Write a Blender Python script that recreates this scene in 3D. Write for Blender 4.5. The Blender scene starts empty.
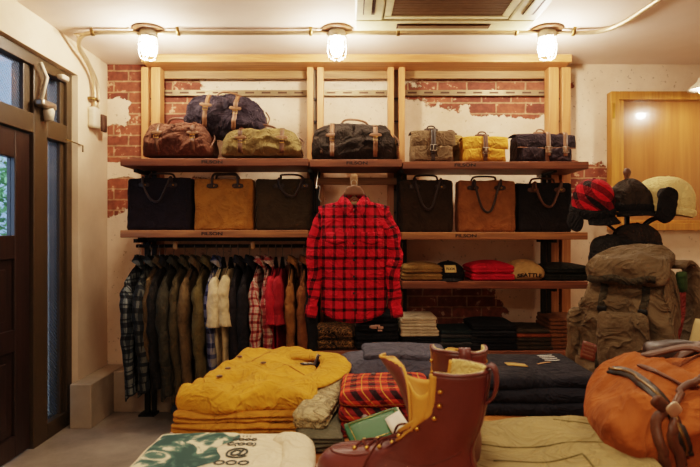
import bpy, bmesh, math, random
from mathutils import Vector, Matrix, noise
from mathutils.bvhtree import BVHTree
random.seed(7)
PI = math.pi
S = bpy.context.scene
COL = S.collection
F, CX, CY, CZ = 544.0, 350.0, 233.5, 1.15
def P(px, py, d): return Vector(((px-CX)/F*d, d, CZ-(py-CY)/F*d))

# ------------------------------------------------------------------ materials
def srgb(c):
    return tuple((x/255/12.92 if x/255 <= .04045 else ((x/255+.055)/1.055)**2.4) for x in c) + (1,)
def newmat(name):
    m = bpy.data.materials.new(name); m.use_nodes = True
    nt = m.node_tree; b = nt.nodes['Principled BSDF']
    return m, nt, b
def N(nt, t, **kw):
    n = nt.nodes.new(t)
    for k, v in kw.items():
        if k.startswith('i_'): n.inputs[k[2:].replace('_', ' ')].default_value = v
        else: setattr(n, k, v)
    return n
def L(nt, a, b): nt.links.new(a, b)
def math_n(nt, op, a, b=None, clamp=False):
    n = nt.nodes.new('ShaderNodeMath'); n.operation = op; n.use_clamp = clamp
    for i, x in enumerate((a, b)):
        if x is None: continue
        if isinstance(x, (int, float)): n.inputs[i].default_value = x
        else: nt.links.new(x, n.inputs[i])
    return n.outputs[0]
def mixc(nt, f, a, b, blend='MIX'):
    n = nt.nodes.new('ShaderNodeMix'); n.data_type = 'RGBA'; n.blend_type = blend
    for i, x in ((0, f), (6, a), (7, b)):
        if isinstance(x, (int, float, tuple)): n.inputs[i].default_value = x
        else: nt.links.new(x, n.inputs[i])
    return n.outputs[2]
def ramp(nt, f, stops, interp='LINEAR'):
    n = nt.nodes.new('ShaderNodeValToRGB'); cr = n.color_ramp; cr.interpolation = interp
    while len(cr.elements) < len(stops): cr.elements.new(.5)
    for e, (p, c) in zip(cr.elements, stops):
        e.position = p; e.color = c if isinstance(c, tuple) else (c, c, c, 1)
    nt.links.new(f, n.inputs[0]); return n.outputs[0]
def cloth_finish(nt, b, col, rough=.88, weave=900, bump=.35, wr=14, wamp=.6, vary=.35):
    tc = N(nt, 'ShaderNodeTexCoord')
    n1 = N(nt, 'ShaderNodeTexNoise', i_Scale=wr, i_Detail=4.0, i_Roughness=.55, i_Distortion=.6); L(nt, tc.outputs['Object'], n1.inputs['Vector'])
    n2 = N(nt, 'ShaderNodeTexNoise', i_Scale=weave, i_Detail=1.0); L(nt, tc.outputs['Object'], n2.inputs['Vector'])
    f = ramp(nt, n1.outputs['Fac'], [(.3, 1-vary), (.7, 1+.0)])
    c2 = mixc(nt, 1.0, col, f, 'MULTIPLY')
    L(nt, c2, b.inputs['Base Color'])
    b.inputs['Roughness'].default_value = rough
    b.inputs['Specular IOR Level'].default_value = .25
    n3 = N(nt, 'ShaderNodeTexNoise', i_Scale=wr*.8, i_Detail=2.0, i_Distortion=1.6); L(nt, tc.outputs['Object'], n3.inputs['Vector'])
    rd = math_n(nt, 'SUBTRACT', 1.0, math_n(nt, 'MULTIPLY', math_n(nt, 'ABSOLUTE', math_n(nt, 'SUBTRACT', n3.outputs['Fac'], .5)), 7.0), True)
    h = math_n(nt, 'ADD', math_n(nt, 'MULTIPLY', n1.outputs['Fac'], wamp), math_n(nt, 'MULTIPLY', n2.outputs['Fac'], .02))
    h = math_n(nt, 'ADD', h, math_n(nt, 'MULTIPLY', math_n(nt, 'POWER', rd, 1.6), .16))
    bp = N(nt, 'ShaderNodeBump', i_Strength=min(1, bump*1.35), i_Distance=.05); L(nt, h, bp.inputs['Height'])
    L(nt, bp.outputs[0], b.inputs['Normal'])
def cloth(name, c, **kw):
    m, nt, b = newmat(name)
    rgb = N(nt, 'ShaderNodeRGB'); rgb.outputs[0].default_value = srgb(c)
    cloth_finish(nt, b, rgb.outputs[0], **kw); return m
def plaid(name, base, dark, period=.063, bands=((.0, .28),), thin=None, thinpos=(.6,), thinw=.04, mid=None, pv=None, **kw):
    m, nt, b = newmat(name)
    uv = N(nt, 'ShaderNodeUVMap'); sp = N(nt, 'ShaderNodeSeparateXYZ'); L(nt, uv.outputs[0], sp.inputs[0])
    def stripes(sock, per):
        f = math_n(nt, 'FRACT', math_n(nt, 'ADD', math_n(nt, 'DIVIDE', sock, per), 50.0))
        stops = [(0, 0.0)]
        for a, w in bands: stops += [(max(a, .001), 1.0), (a+w, 0.0)]
        return ramp(nt, f, stops, 'CONSTANT'), f
    su, fu = stripes(sp.outputs[0], period); sv, fv = stripes(sp.outputs[1], pv or period)
    s = math_n(nt, 'MULTIPLY', math_n(nt, 'ADD', su, sv), .5)
    midc = mid or tuple(int(a*.55+b_*.45) for a, b_ in zip(base, dark))
    col = ramp(nt, s, [(0, srgb(base)), (.5, srgb(midc)), (1, srgb(dark))])
    if thin:
        def tl(f):
            st = [(0, 0.0)]
            for a in thinpos: st += [(a, 1.0), (a+thinw, 0.0)]
            return ramp(nt, f, st, 'CONSTANT')
        t = math_n(nt, 'MAXIMUM', tl(fu), tl(fv))
        col = mixc(nt, math_n(nt, 'MULTIPLY', t, .8), col, srgb(thin))
    cloth_finish(nt, b, col, **kw); return m
def camo(name, cols, scale=30, **kw):
    m, nt, b = newmat(name)
    tc = N(nt, 'ShaderNodeTexCoord'); n = N(nt, 'ShaderNodeTexNoise', i_Scale=scale, i_Detail=1.5, i_Distortion=1.2); L(nt, tc.outputs['Object'], n.inputs['Vector'])
    k = len(cols); col = ramp(nt, n.outputs['Fac'], [(.3+.4*i/k, srgb(c)) for i, c in enumerate(cols)], 'CONSTANT')
    cloth_finish(nt, b, col, **kw); return m
def leather(name, c, rough=.45, bump=.25, scale=60, vary=.3):
    m, nt, b = newmat(name)
    tc = N(nt, 'ShaderNodeTexCoord')
    n = N(nt, 'ShaderNodeTexNoise', i_Scale=scale, i_Detail=5.0); L(nt, tc.outputs['Object'], n.inputs['Vector'])
    n2 = N(nt, 'ShaderNodeTexNoise', i_Scale=9.0, i_Detail=3.0); L(nt, tc.outputs['Object'], n2.inputs['Vector'])
    col = mixc(nt, 1.0, srgb(c), ramp(nt, n2.outputs['Fac'], [(.3, 1-vary), (.7, 1.0)]), 'MULTIPLY')
    L(nt, col, b.inputs['Base Color']); b.inputs['Roughness'].default_value = rough
    bp = N(nt, 'ShaderNodeBump', i_Strength=bump, i_Distance=.004); L(nt, n.outputs['Fac'], bp.inputs['Height']); L(nt, bp.outputs[0], b.inputs['Normal'])
    return m
def plain(name, c, rough=.5, metal=0., emit=None, es=0., spec=.5):
    m, nt, b = newmat(name)
    tc = N(nt, 'ShaderNodeTexCoord'); n = N(nt, 'ShaderNodeTexNoise', i_Scale=25.0, i_Detail=3.0); L(nt, tc.outputs['Object'], n.inputs['Vector'])
    col = mixc(nt, 1.0, srgb(c), ramp(nt, n.outputs['Fac'], [(.3, .85), (.7, 1.0)]), 'MULTIPLY')
    L(nt, col, b.inputs['Base Color'])
    b.inputs['Roughness'].default_value = rough; b.inputs['Metallic'].default_value = metal
    b.inputs['Specular IOR Level'].default_value = spec
    if emit: b.inputs['Emission Color'].default_value = emit; b.inputs['Emission Strength'].default_value = es
    return m
def wood(name, c1, c2, axis='X', rough=.5, scale=1.0, coat=0.):
    m, nt, b = newmat(name)
    tc = N(nt, 'ShaderNodeTexCoord'); mp = N(nt, 'ShaderNodeMapping'); L(nt, tc.outputs['Object'], mp.inputs[0])
    mp.inputs['Scale'].default_value = {'X': (1.2*scale, 22*scale, 22*scale), 'Z': (22*scale, 22*scale, 1.2*scale), 'Y': (22*scale, 1.2*scale, 22*scale)}[axis]
    n = N(nt, 'ShaderNodeTexNoise', i_Scale=2.2, i_Detail=6.0, i_Roughness=.6, i_Distortion=.8); L(nt, mp.outputs[0], n.inputs['Vector'])
    col = ramp(nt, n.outputs['Fac'], [(.28, srgb(c2)), (.5, srgb(tuple((a+b_)/2 for a, b_ in zip(c1, c2)))), (.72, srgb(c1))])
    L(nt, col, b.inputs['Base Color']); b.inputs['Roughness'].default_value = rough
    b.inputs['Coat Weight'].default_value = coat; b.inputs['Coat Roughness'].default_value = .08
    bp = N(nt, 'ShaderNodeBump', i_Strength=.2, i_Distance=.004); L(nt, n.outputs['Fac'], bp.inputs['Height']); L(nt, bp.outputs[0], b.inputs['Normal'])
    return m
def plaster_nodes(nt, vec, c1, c2, specks=True):
    n = N(nt, 'ShaderNodeTexNoise', i_Scale=2.5, i_Detail=6.0, i_Roughness=.6); L(nt, vec, n.inputs['Vector'])
    col = ramp(nt, n.outputs['Fac'], [(.3, srgb(c2)), (.65, srgb(c1))])
    n3 = N(nt, 'ShaderNodeTexNoise', i_Scale=45.0, i_Detail=2.0); L(nt, vec, n3.inputs['Vector'])
    if specks:
        sp = ramp(nt, n3.outputs['Fac'], [(.66, 0.0), (.72, 1.0)])
        col = mixc(nt, math_n(nt, 'MULTIPLY', sp, .5), col, srgb((120, 100, 80)))
    h = math_n(nt, 'ADD', math_n(nt, 'MULTIPLY', n.outputs['Fac'], .8), math_n(nt, 'MULTIPLY', n3.outputs['Fac'], -.12))
    return col, h
def plaster(name, c1, c2, specks=False, bump=.25, rough=.85):
    m, nt, b = newmat(name)
    g = N(nt, 'ShaderNodeNewGeometry')
    col, h = plaster_nodes(nt, g.outputs['Position'], c1, c2, specks)
    L(nt, col, b.inputs['Base Color']); b.inputs['Roughness'].default_value = rough
    bp = N(nt, 'ShaderNodeBump', i_Strength=bump, i_Distance=.02); L(nt, h, bp.inputs['Height']); L(nt, bp.outputs[0], b.inputs['Normal'])
    return m
def brickwall(name, zones):
    m, nt, b = newmat(name)
    g = N(nt, 'ShaderNodeNewGeometry'); pos = g.outputs['Position']
    sp = N(nt, 'ShaderNodeSeparateXYZ'); L(nt, pos, sp.inputs[0])
    cb = N(nt, 'ShaderNodeCombineXYZ'); L(nt, sp.outputs[0], cb.inputs[0]); L(nt, sp.outputs[2], cb.inputs[1])
    nz = N(nt, 'ShaderNodeTexNoise', i_Scale=16.0, i_Detail=4.0); L(nt, pos, nz.inputs['Vector'])
    wob = N(nt, 'ShaderNodeVectorMath', operation='SCALE'); wob.inputs[3].default_value = .012
    L(nt, nz.outputs['Color'], wob.inputs[0])
    ad = N(nt, 'ShaderNodeVectorMath', operation='ADD'); L(nt, cb.outputs[0], ad.inputs[0]); L(nt, wob.outputs[0], ad.inputs[1])
    br = N(nt, 'ShaderNodeTexBrick'); L(nt, ad.outputs[0], br.inputs['Vector'])
    br.inputs['Color1'].default_value = srgb((150, 84, 58)); br.inputs['Color2'].default_value = srgb((112, 56, 42)); br.inputs['Mortar'].default_value = srgb((170, 130, 98))
    for k, v in (('Scale', 1.0), ('Mortar Size', .006), ('Mortar Smooth', .3), ('Brick Width', .2), ('Row Height', .073), ('Bias', 0.0)): br.inputs[k].default_value = v
    nb = N(nt, 'ShaderNodeTexNoise', i_Scale=28.0, i_Detail=5.0); L(nt, pos, nb.inputs['Vector'])
    bc = mixc(nt, 1.0, br.outputs['Color'], ramp(nt, nb.outputs['Fac'], [(.3, .6), (.7, 1.15)]), 'MULTIPLY')
    sb = ramp(nt, nb.outputs['Fac'], [(.63, 0.0), (.68, 1.0)])
    bc = mixc(nt, math_n(nt, 'MULTIPLY', sb, .6), bc, srgb((215, 180, 145)))
    pc, ph = plaster_nodes(nt, pos, (230, 208, 184), (202, 174, 146), True)
    # zones: ellipses (cx, cz, rx, rz, sign)
    nlow = N(nt, 'ShaderNodeTexNoise', i_Scale=9.0, i_Detail=5.0, i_Roughness=.65); L(nt, pos, nlow.inputs['Vector'])
    tot = None
    for (x, z, rx, rz, sg) in zones:
        dx = math_n(nt, 'POWER', math_n(nt, 'ABSOLUTE', math_n(nt, 'DIVIDE', math_n(nt, 'SUBTRACT', sp.outputs[0], x), rx)), 4.0)
        dz = math_n(nt, 'POWER', math_n(nt, 'ABSOLUTE', math_n(nt, 'DIVIDE', math_n(nt, 'SUBTRACT', sp.outputs[2], z), rz)), 4.0)
        v = math_n(nt, 'SUBTRACT', 1.0, math_n(nt, 'POWER', math_n(nt, 'ADD', dx, dz), .5))
        v = math_n(nt, 'MAXIMUM', v, -1.0)
        if sg > 0: tot = v if tot is None else math_n(nt, 'MAXIMUM', tot, v)
        else: tot = math_n(nt, 'MINIMUM', tot, math_n(nt, 'MULTIPLY', v, -1.0))
    mk = math_n(nt, 'ADD', tot, math_n(nt, 'MULTIPLY', math_n(nt, 'SUBTRACT', nlow.outputs['Fac'], .5), 3.2))
    mask = ramp(nt, mk, [(.05, 0.0), (.12, 1.0)])
    edge = ramp(nt, mk, [(.0, 0.0), (.06, .55), (.2, 0.0)])
    col = mixc(nt, mask, pc, bc); col = mixc(nt, edge, col, srgb((90, 60, 42)))
    L(nt, col, b.inputs['Base Color']); b.inputs['Roughness'].default_value = .9
    h = math_n(nt, 'ADD', ph, math_n(nt, 'MULTIPLY', mask, -.5))
    h = math_n(nt, 'ADD', h, math_n(nt, 'MULTIPLY', math_n(nt, 'MULTIPLY', br.outputs['Fac'], mask), -.35))
    bp = N(nt, 'ShaderNodeBump', i_Strength=.6, i_Distance=.02); L(nt, h, bp.inputs['Height']); L(nt, bp.outputs[0], b.inputs['Normal'])
    return m
def glass_mat(name, stripes=True, tint=(.55, .62, .68, 1)):
    m, nt, b = newmat(name); nt.nodes.remove(b)
    out = nt.nodes['Material Output']
    tr = N(nt, 'ShaderNodeBsdfTransparent'); tr.inputs[0].default_value = tint
    gl = N(nt, 'ShaderNodeBsdfGlossy'); gl.inputs['Roughness'].default_value = .08
    mx = N(nt, 'ShaderNodeMixShader'); mx.inputs[0].default_value = .1
    L(nt, tr.outputs[0], mx.inputs[1]); L(nt, gl.outputs[0], mx.inputs[2])
    last = mx.outputs[0]
    if stripes:
        df = N(nt, 'ShaderNodeBsdfDiffuse'); df.inputs[0].default_value = srgb((84, 94, 112))
        g = N(nt, 'ShaderNodeNewGeometry'); sp = N(nt, 'ShaderNodeSeparateXYZ'); L(nt, g.outputs['Position'], sp.inputs[0])
        f = math_n(nt, 'FRACT', math_n(nt, 'MULTIPLY', math_n(nt, 'ADD', sp.outputs[1], math_n(nt, 'ADD', sp.outputs[2], 20)), 42.0))
        s = math_n(nt, 'ADD', math_n(nt, 'MULTIPLY', math_n(nt, 'LESS_THAN', f, .35), .35), .3)
        m2 = N(nt, 'ShaderNodeMixShader'); L(nt, s, m2.inputs[0]); L(nt, last, m2.inputs[1]); L(nt, df.outputs[0], m2.inputs[2]); last = m2.outputs[0]
    L(nt, last, out.inputs[0]); return m

# ------------------------------------------------------------------ mesh builder
class MB:
    def __init__(s, xz=False): s.v = []; s.f = []; s.uv = []; s.M = Matrix(); s.xz = xz
    def add(s, vs, fs, uvs=None):
        o = len(s.v)
        for i, p in enumerate(vs):
            p = Vector(p); s.uv.append(uvs[i] if uvs else ((p.x, p.z) if s.xz else (p.x+p.z, p.y-p.z))); s.v.append(s.M @ p)
        s.f += [tuple(i+o for i in f) for f in fs]
    def box(s, lo, hi):
        x0, y0, z0 = lo; x1, y1, z1 = hi
        s.add([(x0,y0,z0),(x1,y0,z0),(x1,y1,z0),(x0,y1,z0),(x0,y0,z1),(x1,y0,z1),(x1,y1,z1),(x0,y1,z1)],
              [(0,3,2,1),(4,5,6,7),(0,1,5,4),(1,2,6,5),(2,3,7,6),(3,0,4,7)])
        return s
    def rbox(s, size, r, n=(12,8,8), deform=None, base=(0,0,0)):
        hw = Vector(size)/2; rv = Vector(r) if hasattr(r, '__len__') else Vector((r,r,r))
        rv = Vector([min(a, b*.999) for a, b in zip(rv, hw)])
        idx = {}; vs = []; fs = []
        def vid(i, j, k):
            key = (i, j, k)
            if key in idx: return idx[key]
            q = Vector((2*i/n[0]-1, 2*j/n[1]-1, 2*k/n[2]-1))
            p = Vector([a*b for a, b in zip(q, hw)])
            inn = Vector([max(-(h-rr), min(h-rr, a)) for a, h, rr in zip(p, hw, rv)])
            d = Vector([(a-b)/c for a, b, c in zip(p, inn, rv)])
            if d.length > 1e-9: d.normalize()
            o = inn + Vector([a*b for a, b in zip(d, rv)])
            o.z += hw.z
            if deform: o = deform(o)
            o = o + Vector(base)
            idx[key] = len(vs); vs.append(o); return idx[key]
        for ax in range(3):
            a, b = [q for q in range(3) if q != ax]
            for side in (0, n[ax]):
                for i in range(n[a]):
                    for j in range(n[b]):
                        quad = []
                        for (di, dj) in ((0,0),(1,0),(1,1),(0,1)):
                            key = [0,0,0]; key[ax] = side; key[a] = i+di; key[b] = j+dj
                            quad.append(vid(*key))
                        flip = (side == 0) ^ (ax == 1)
                        fs.append(tuple(reversed(quad)) if flip else tuple(quad))
        s.add(vs, fs); return s
    def loft(s, rings, cap0=True, cap1=True, closed=True, uvs=None):
        n = len(rings[0]); vs = [p for r in rings for p in r]; fs = []
        m = n if closed else n-1
        for i in range(len(rings)-1):
            for j in range(m):
                a = i*n+j; b = i*n+(j+1) % n
                fs.append((a, b, b+n, a+n))
        if cap0 and closed: fs.append(tuple(reversed(range(n))))
        if cap1 and closed: fs.append(tuple(range((len(rings)-1)*n, len(rings)*n)))
        s.add(vs, fs, uvs); return s
    def tube(s, pts, r, seg=8, closed=False):
        pts = [Vector(p) for p in pts]; rings = []; n = len(pts); prev = None
        for i, p in enumerate(pts):
            if closed: t = pts[(i+1) % n]-pts[i-1]
            else: t = pts[min(i+1, n-1)]-pts[max(i-1, 0)]
            t.normalize()
            up = prev if prev else (Vector((0,0,1)) if abs(t.z) < .9 else Vector((1,0,0)))
            a = t.cross(up)
            if a.length < 1e-6: a = t.cross(Vector((0,1,0)))
            a.normalize(); b = a.cross(t); prev = b
            rr = r[i] if hasattr(r, '__len__') else r
            rings.append([p+a*math.cos(2*PI*k/seg)*rr+b*math.sin(2*PI*k/seg)*rr for k in range(seg)])
        if closed: rings.append(rings[0])
        return s.loft(rings, not closed, not closed)
    def strap(s, pts, width, thick=.004, wdir=(1,0,0), closed=False):
        pts = [Vector(p) for p in pts]; rings = []; n = len(pts); wl_ = wdir if isinstance(wdir, list) else [wdir]*n
        for i, p in enumerate(pts):
            t = (pts[(i+1) % n]-pts[i-1]) if closed else (pts[min(i+1, n-1)]-pts[max(i-1, 0)])
            wd = Vector(wl_[i]).normalized(); t.normalize(); w = (wd-t*wd.dot(t)); w.normalize(); nn = t.cross(w)
            ww = width[i] if hasattr(width, '__len__') else width
            rings.append([p-w*ww/2-nn*thick/2, p+w*ww/2-nn*thick/2, p+w*ww/2+nn*thick/2, p-w*ww/2+nn*thick/2])
        if closed: rings.append(rings[0])
        return s.loft(rings, not closed, not closed)
    def lathe(s, prof, seg=24, axis='Z', c=(0,0,0)):
        c = Vector(c); rings = []
        for r, h in prof:
            ring = []
            for k in range(seg):
                a = 2*PI*k/seg; u, v = math.cos(a)*r, math.sin(a)*r
                ring.append(c+Vector({'Z': (u,v,h), 'Y': (u,h,v), 'X': (h,u,v)}[axis]))
            rings.append(ring)
        return s.loft(rings)
    def sheet(s, fn, nu, nv):
        vs = []; fs = []; uv = []
        for i in range(nu+1):
            for j in range(nv+1):
                p = fn(i/nu, j/nv); vs.append(p)
        for i in range(nu):
            for j in range(nv):
                a = i*(nv+1)+j; fs.append((a, a+1, a+nv+2, a+nv+1))
        s.add(vs, fs); return s
    def bvh(s): return BVHTree.FromPolygons([tuple(v) for v in s.v], s.f)
    def build(s, name, mat, parent=None, smooth=True, solid=0, bevel=0, sub=0, offset=0):
        me = bpy.data.meshes.new(name); me.from_pydata([tuple(v) for v in s.v], [], s.f)
        ul = me.uv_layers.new(name='UVMap')
        for lp in me.loops: ul.data[lp.index].uv = s.uv[lp.vertex_index]
        bm = bmesh.new(); bm.from_mesh(me); bmesh.ops.recalc_face_normals(bm, faces=bm.faces); bm.to_mesh(me); bm.free()
        me.materials.append(mat)
        o = bpy.data.objects.new(name, me); COL.objects.link(o)
        if smooth:
            for p in me.polygons: p.use_smooth = True
        if solid:
            md = o.modifiers.new('s', 'SOLIDIFY'); md.thickness = solid; md.offset = offset
        if bevel:
            md = o.modifiers.new('b', 'BEVEL'); md.width = bevel; md.segments = 2; md.limit_method = 'ANGLE'
            if smooth:
                for p in me.polygons: p.use_smooth = False
        if sub:
            md = o.modifiers.new('u', 'SUBSURF'); md.levels = md.render_levels = sub
        if parent: o.parent = parent
        return o
def tag(o, label=None, cat=None, group=None, kind=None):
    for k, v in (('label', label), ('category', cat), ('group', group), ('kind', kind)):
        if v: o[k] = v
    return o
def thing(name, label, cat, loc=(0,0,0), rot=(0,0,0), group=None):
    o = bpy.data.objects.new(name, None); COL.objects.link(o); o.location = loc; o.rotation_euler = rot
    o.empty_display_size = .05
    return tag(o, label, cat, group)
def struct(name, mb, mat, parent=None, **kw):
    kw.setdefault('smooth', False)
    o = mb.build(name, mat, parent, **kw); o['kind'] = 'structure'; return o
def text(name, body, size, mat, parent, loc, rot=(PI/2,0,0), ext=.0006, sx=1, bold=0):
    cu = bpy.data.curves.new(name, 'FONT'); cu.body = body; cu.size = size; cu.extrude = ext; cu.align_x = 'CENTER'; cu.align_y = 'CENTER'; cu.offset = bold
    t = bpy.data.objects.new('tmp', cu); COL.objects.link(t)
    bpy.context.view_layer.update()
    me = bpy.data.meshes.new_from_object(t.evaluated_get(bpy.context.evaluated_depsgraph_get())); bpy.data.objects.remove(t)
    me.name = name; me.materials.clear(); me.materials.append(mat)
    o = bpy.data.objects.new(name, me); COL.objects.link(o); o.location = loc; o.rotation_euler = rot; o.scale = (sx, 1, 1)
    if parent: o.parent = parent
    return o
def wr(p, amp, sc, seed, aniso=(1,1,1)):
    v = Vector((p.x*aniso[0], p.y*aniso[1], p.z*aniso[2]))*sc + Vector((seed*3.1, seed*1.7, seed*.9))
    a = noise.noise_vector(v)*amp
    b = noise.noise_vector(v*2.3)*amp*.45
    r = (1-abs(noise.noise(v*1.4+Vector((0,0,a.x*6)))))**5 * amp*1.3
    return p + a + b + Vector((0, -r, r*.4))
def hit(b, o, d, off=.002):
    o = Vector(o); d = Vector(d).normalized()
    h = b.ray_cast(o, d)
    return (h[0]-d*off) if h[0] is not None else None
def drape(b, pts, d, off=.003):
    out = []
    for p in pts:
        q = hit(b, p, d, off)
        if q is not None: out.append(q)
    return out
def arc(p0, p1, p2, n=16):
    p0, p1, p2 = Vector(p0), Vector(p1), Vector(p2)
    return [p0*(1-t)**2+p1*2*t*(1-t)+p2*t*t for t in [i/n for i in range(n+1)]]
def smoothpath(pts, n=6):
    pts = [Vector(p) for p in pts]; out = []
    for i in range(len(pts)-1):
        p0 = pts[max(i-1, 0)]; p1 = pts[i]; p2 = pts[i+1]; p3 = pts[min(i+2, len(pts)-1)]
        for k in range(n):
            t = k/n
            out.append(.5*((2*p1)+(p2-p0)*t+(2*p0-5*p1+4*p2-p3)*t*t+(3*p1-p0-3*p2+p3)*t**3))
    out.append(pts[-1]); return out

# ------------------------------------------------------------------ palette
M = {}
M['pine'] = wood('pine', (200, 142, 90), (154, 98, 54), 'Z')
M['pineX'] = wood('pine_beam', (200, 144, 92), (154, 100, 56), 'X')
M['shelf'] = wood('shelf_wood', (134, 78, 46), (76, 40, 24), 'X', .55)
M['shelf2'] = wood('shelf_wood_light', (172, 116, 66), (104, 62, 34), 'X', .55)
M['cabinet'] = wood('cabinet_wood', (190, 134, 62), (146, 94, 38), 'Z', .35, .6)
M['cabpanel'] = wood('cabinet_panel', (160, 108, 56), (130, 82, 38), 'Z', .3, .35, 1.0)
M['table'] = wood('table_wood', (186, 126, 66), (140, 84, 40), 'Y', .45)
M['darkwood'] = wood('dark_wood', (60, 40, 26), (34, 22, 14), 'Y', .5)
M['board'] = wood('pale_board', (160, 122, 78), (118, 84, 50), 'X', .6)
M['iron'] = plain('black_iron', (26, 24, 22), .5, .6)
M['steel'] = plain('steel', (170, 160, 145), .35, .9)
M['railmetal'] = plain('rail_metal', (128, 108, 80), .45, .5)
M['brass'] = plain('brass', (212, 168, 80), .28, 1.0)
M['darkbrass'] = plain('dark_brass', (120, 92, 50), .4, .8)
M['conduit'] = plain('conduit', (196, 172, 140), .4, .6)
M['acw'] = plain('ac_plastic', (232, 222, 178), .5)
M['acg'] = plain('ac_grille', (128, 98, 66), .7)
M['acd'] = plain('ac_dark', (70, 42, 24), .8)
M['left'] = plaster('left_plaster', (226, 204, 176), (208, 182, 152), False)
M['ceil'] = plaster('ceiling_paint', (234, 214, 200), (222, 202, 184), False, .05)
M['concrete'] = plaster('floor_concrete', (160, 148, 132), (104, 96, 88), False, .3, .6)
M['kerb'] = plaster('kerb_concrete', (176, 160, 138), (134, 120, 102), False, .35)
M['frame'] = plain('door_frame', (62, 48, 28), .45)
M['doorleaf'] = wood('door_leaf', (46, 27, 18), (32, 19, 13), 'Z', .42)
M['glass'] = glass_mat('striped_glass'); M['clear'] = glass_mat('clear_glass', False, (.85, .92, .95, 1))
M['whitep'] = plain('white_paint', (214, 200, 176), .5)
M['rubber'] = plain('dark_rubber', (30, 24, 20), .8)
M['lbrown'] = leather('brown_leather', (92, 56, 34), .5)
M['ldark'] = leather('dark_leather', (48, 30, 20), .45)
M['ltan'] = leather('tan_leather', (124, 84, 56), .5)
M['boot'] = leather('boot_leather', (98, 44, 36), .4, .35, 40)
M['yl'] = leather('yellow_leather', (206, 150, 58), .6)
M['fleece'] = cloth('fleece', (220, 196, 130), bump=.35, wr=40, vary=.2)
M['lace'] = cloth('lace', (92, 44, 30))
Z_ = [  # (x, z, rx, rz, sign) where old bricks show through the plaster
    (-1.42, 2.12, .46, .24, 1), (-1.50, 1.76, .28, .36, 1), (-1.28, 1.83, .20, .17, 1), (-1.55, 1.42, .32, .15, 1), (-1.1, 1.42, .3, .1, 1),
    (-1.60, 1.97, .1, .09, -1), (-1.46, 1.58, .28, .055, -1),
    (.93, 2.16, .52, .15, 1), (1.12, 2.03, .34, .09, 1), (1.70, 1.52, .22, .12, 1), (.62, .68, .42, .19, 1), (-.2, .75, .3, .2, 1)]
M['wall'] = brickwall('brick_and_plaster', Z_)

# ------------------------------------------------------------------ room
XL, XR, YB, YF, H = -1.65, 3.0, 3.70, -2.4, 2.30
struct('floor', MB().box((XL-.25, YF-.2, -.1), (XR+.2, YB+.2, 0)), M['concrete'])
struct('ceiling', MB().box((XL-.25, YF-.2, H), (XR+.2, YB+.2, H+.1)), M['ceil'])
struct('wall_back', MB().box((XL-.25, YB, 0), (XR+.2, YB+.2, H)), M['wall'])
struct('wall_right', MB().box((XR, YF, 0), (XR+.2, YB, H)), M['left'])
struct('wall_front', MB().box((XL-.25, YF-.2, 0), (XR+.2, YF, H)), M['left'])
wl = MB(); wl.box((XL-.2, 3.30, 0), (XL, YB, H)); wl.box((XL-.2, 1.75, 2.11), (XL, 3.30, H)); wl.box((XL-.2, YF, 0), (XL, 1.75, H))
struct('wall_left', wl, M['left'])
kb = MB(); kb.box((XL, 3.2, 0), (-1.523, YB, .262)); kb.box((-1.523, 3.5, 0), (1.6, YB, .262))
struct('baseboard_left', kb, M['kerb'], bevel=.006)
# door frame in the left wall
fx0, fx1 = -1.76, -1.685
fr = MB()
for (y0, y1, z0, z1) in ((3.24, 3.298, 0, 2.108), (2.90, 3.03, 0, 2.05), (1.752, 1.83, 0, 2.108), (1.83, 3.24, 2.045, 2.108), (1.83, 2.90, 1.685, 1.79), (3.03, 3.24, 1.685, 1.79), (3.03, 3.24, 0, .09)):
    fr.box((fx0, y0, z0), (fx1, y1, z1))
for (y0, y1, z0, z1) in ((3.052, 3.07, .09, 1.685), (3.20, 3.24, .09, 1.685), (3.04, 3.06, 1.79, 2.045), (3.2, 3.24, 1.79, 2.045), (2.84, 2.9, 1.79, 2.045), (1.83, 1.87, 1.79, 2.045)):
    fr.box((fx0-.01, y0, z0), (fx1-.02, y1, z1))
struct('trim_1', fr, M['frame'], bevel=.004)
dr = MB()
for (y0, y1, z0, z1) in ((2.77, 2.895, .01, 1.68), (1.84, 2.2, .01, 1.68), (2.2, 2.77, 1.535, 1.68), (2.2, 2.77, 1.02, 1.14), (2.2, 2.77, .01, .12), (2.2, 2.77, .55, .66)):
    dr.box((-1.75, y0, z0), (-1.705, y1, z1))
dr.box((-1.74, 2.2, .12), (-1.722, 2.77, 1.02))
for z0, z1 in ((.17, .5), (.71, .97)): dr.box((-1.73, 2.26, z0), (-1.712, 2.71, z1))
d1 = struct('door_1', dr, M['doorleaf'], bevel=.004)
struct('pane', MB().box((-1.732, 2.2, 1.14), (-1.727, 2.77, 1.535)), M['clear'], d1)
struct('window_1', MB().box((-1.73, 1.87, 1.79), (-1.724, 2.84, 2.045)), M['glass'])
struct('window_2', MB().box((-1.73, 3.07, .09), (-1.724, 3.2, 1.685)), M['glass'])
struct('window_3', MB().box((-1.73, 3.06, 1.79), (-1.724, 3.2, 2.045)), M['glass'])
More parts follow.
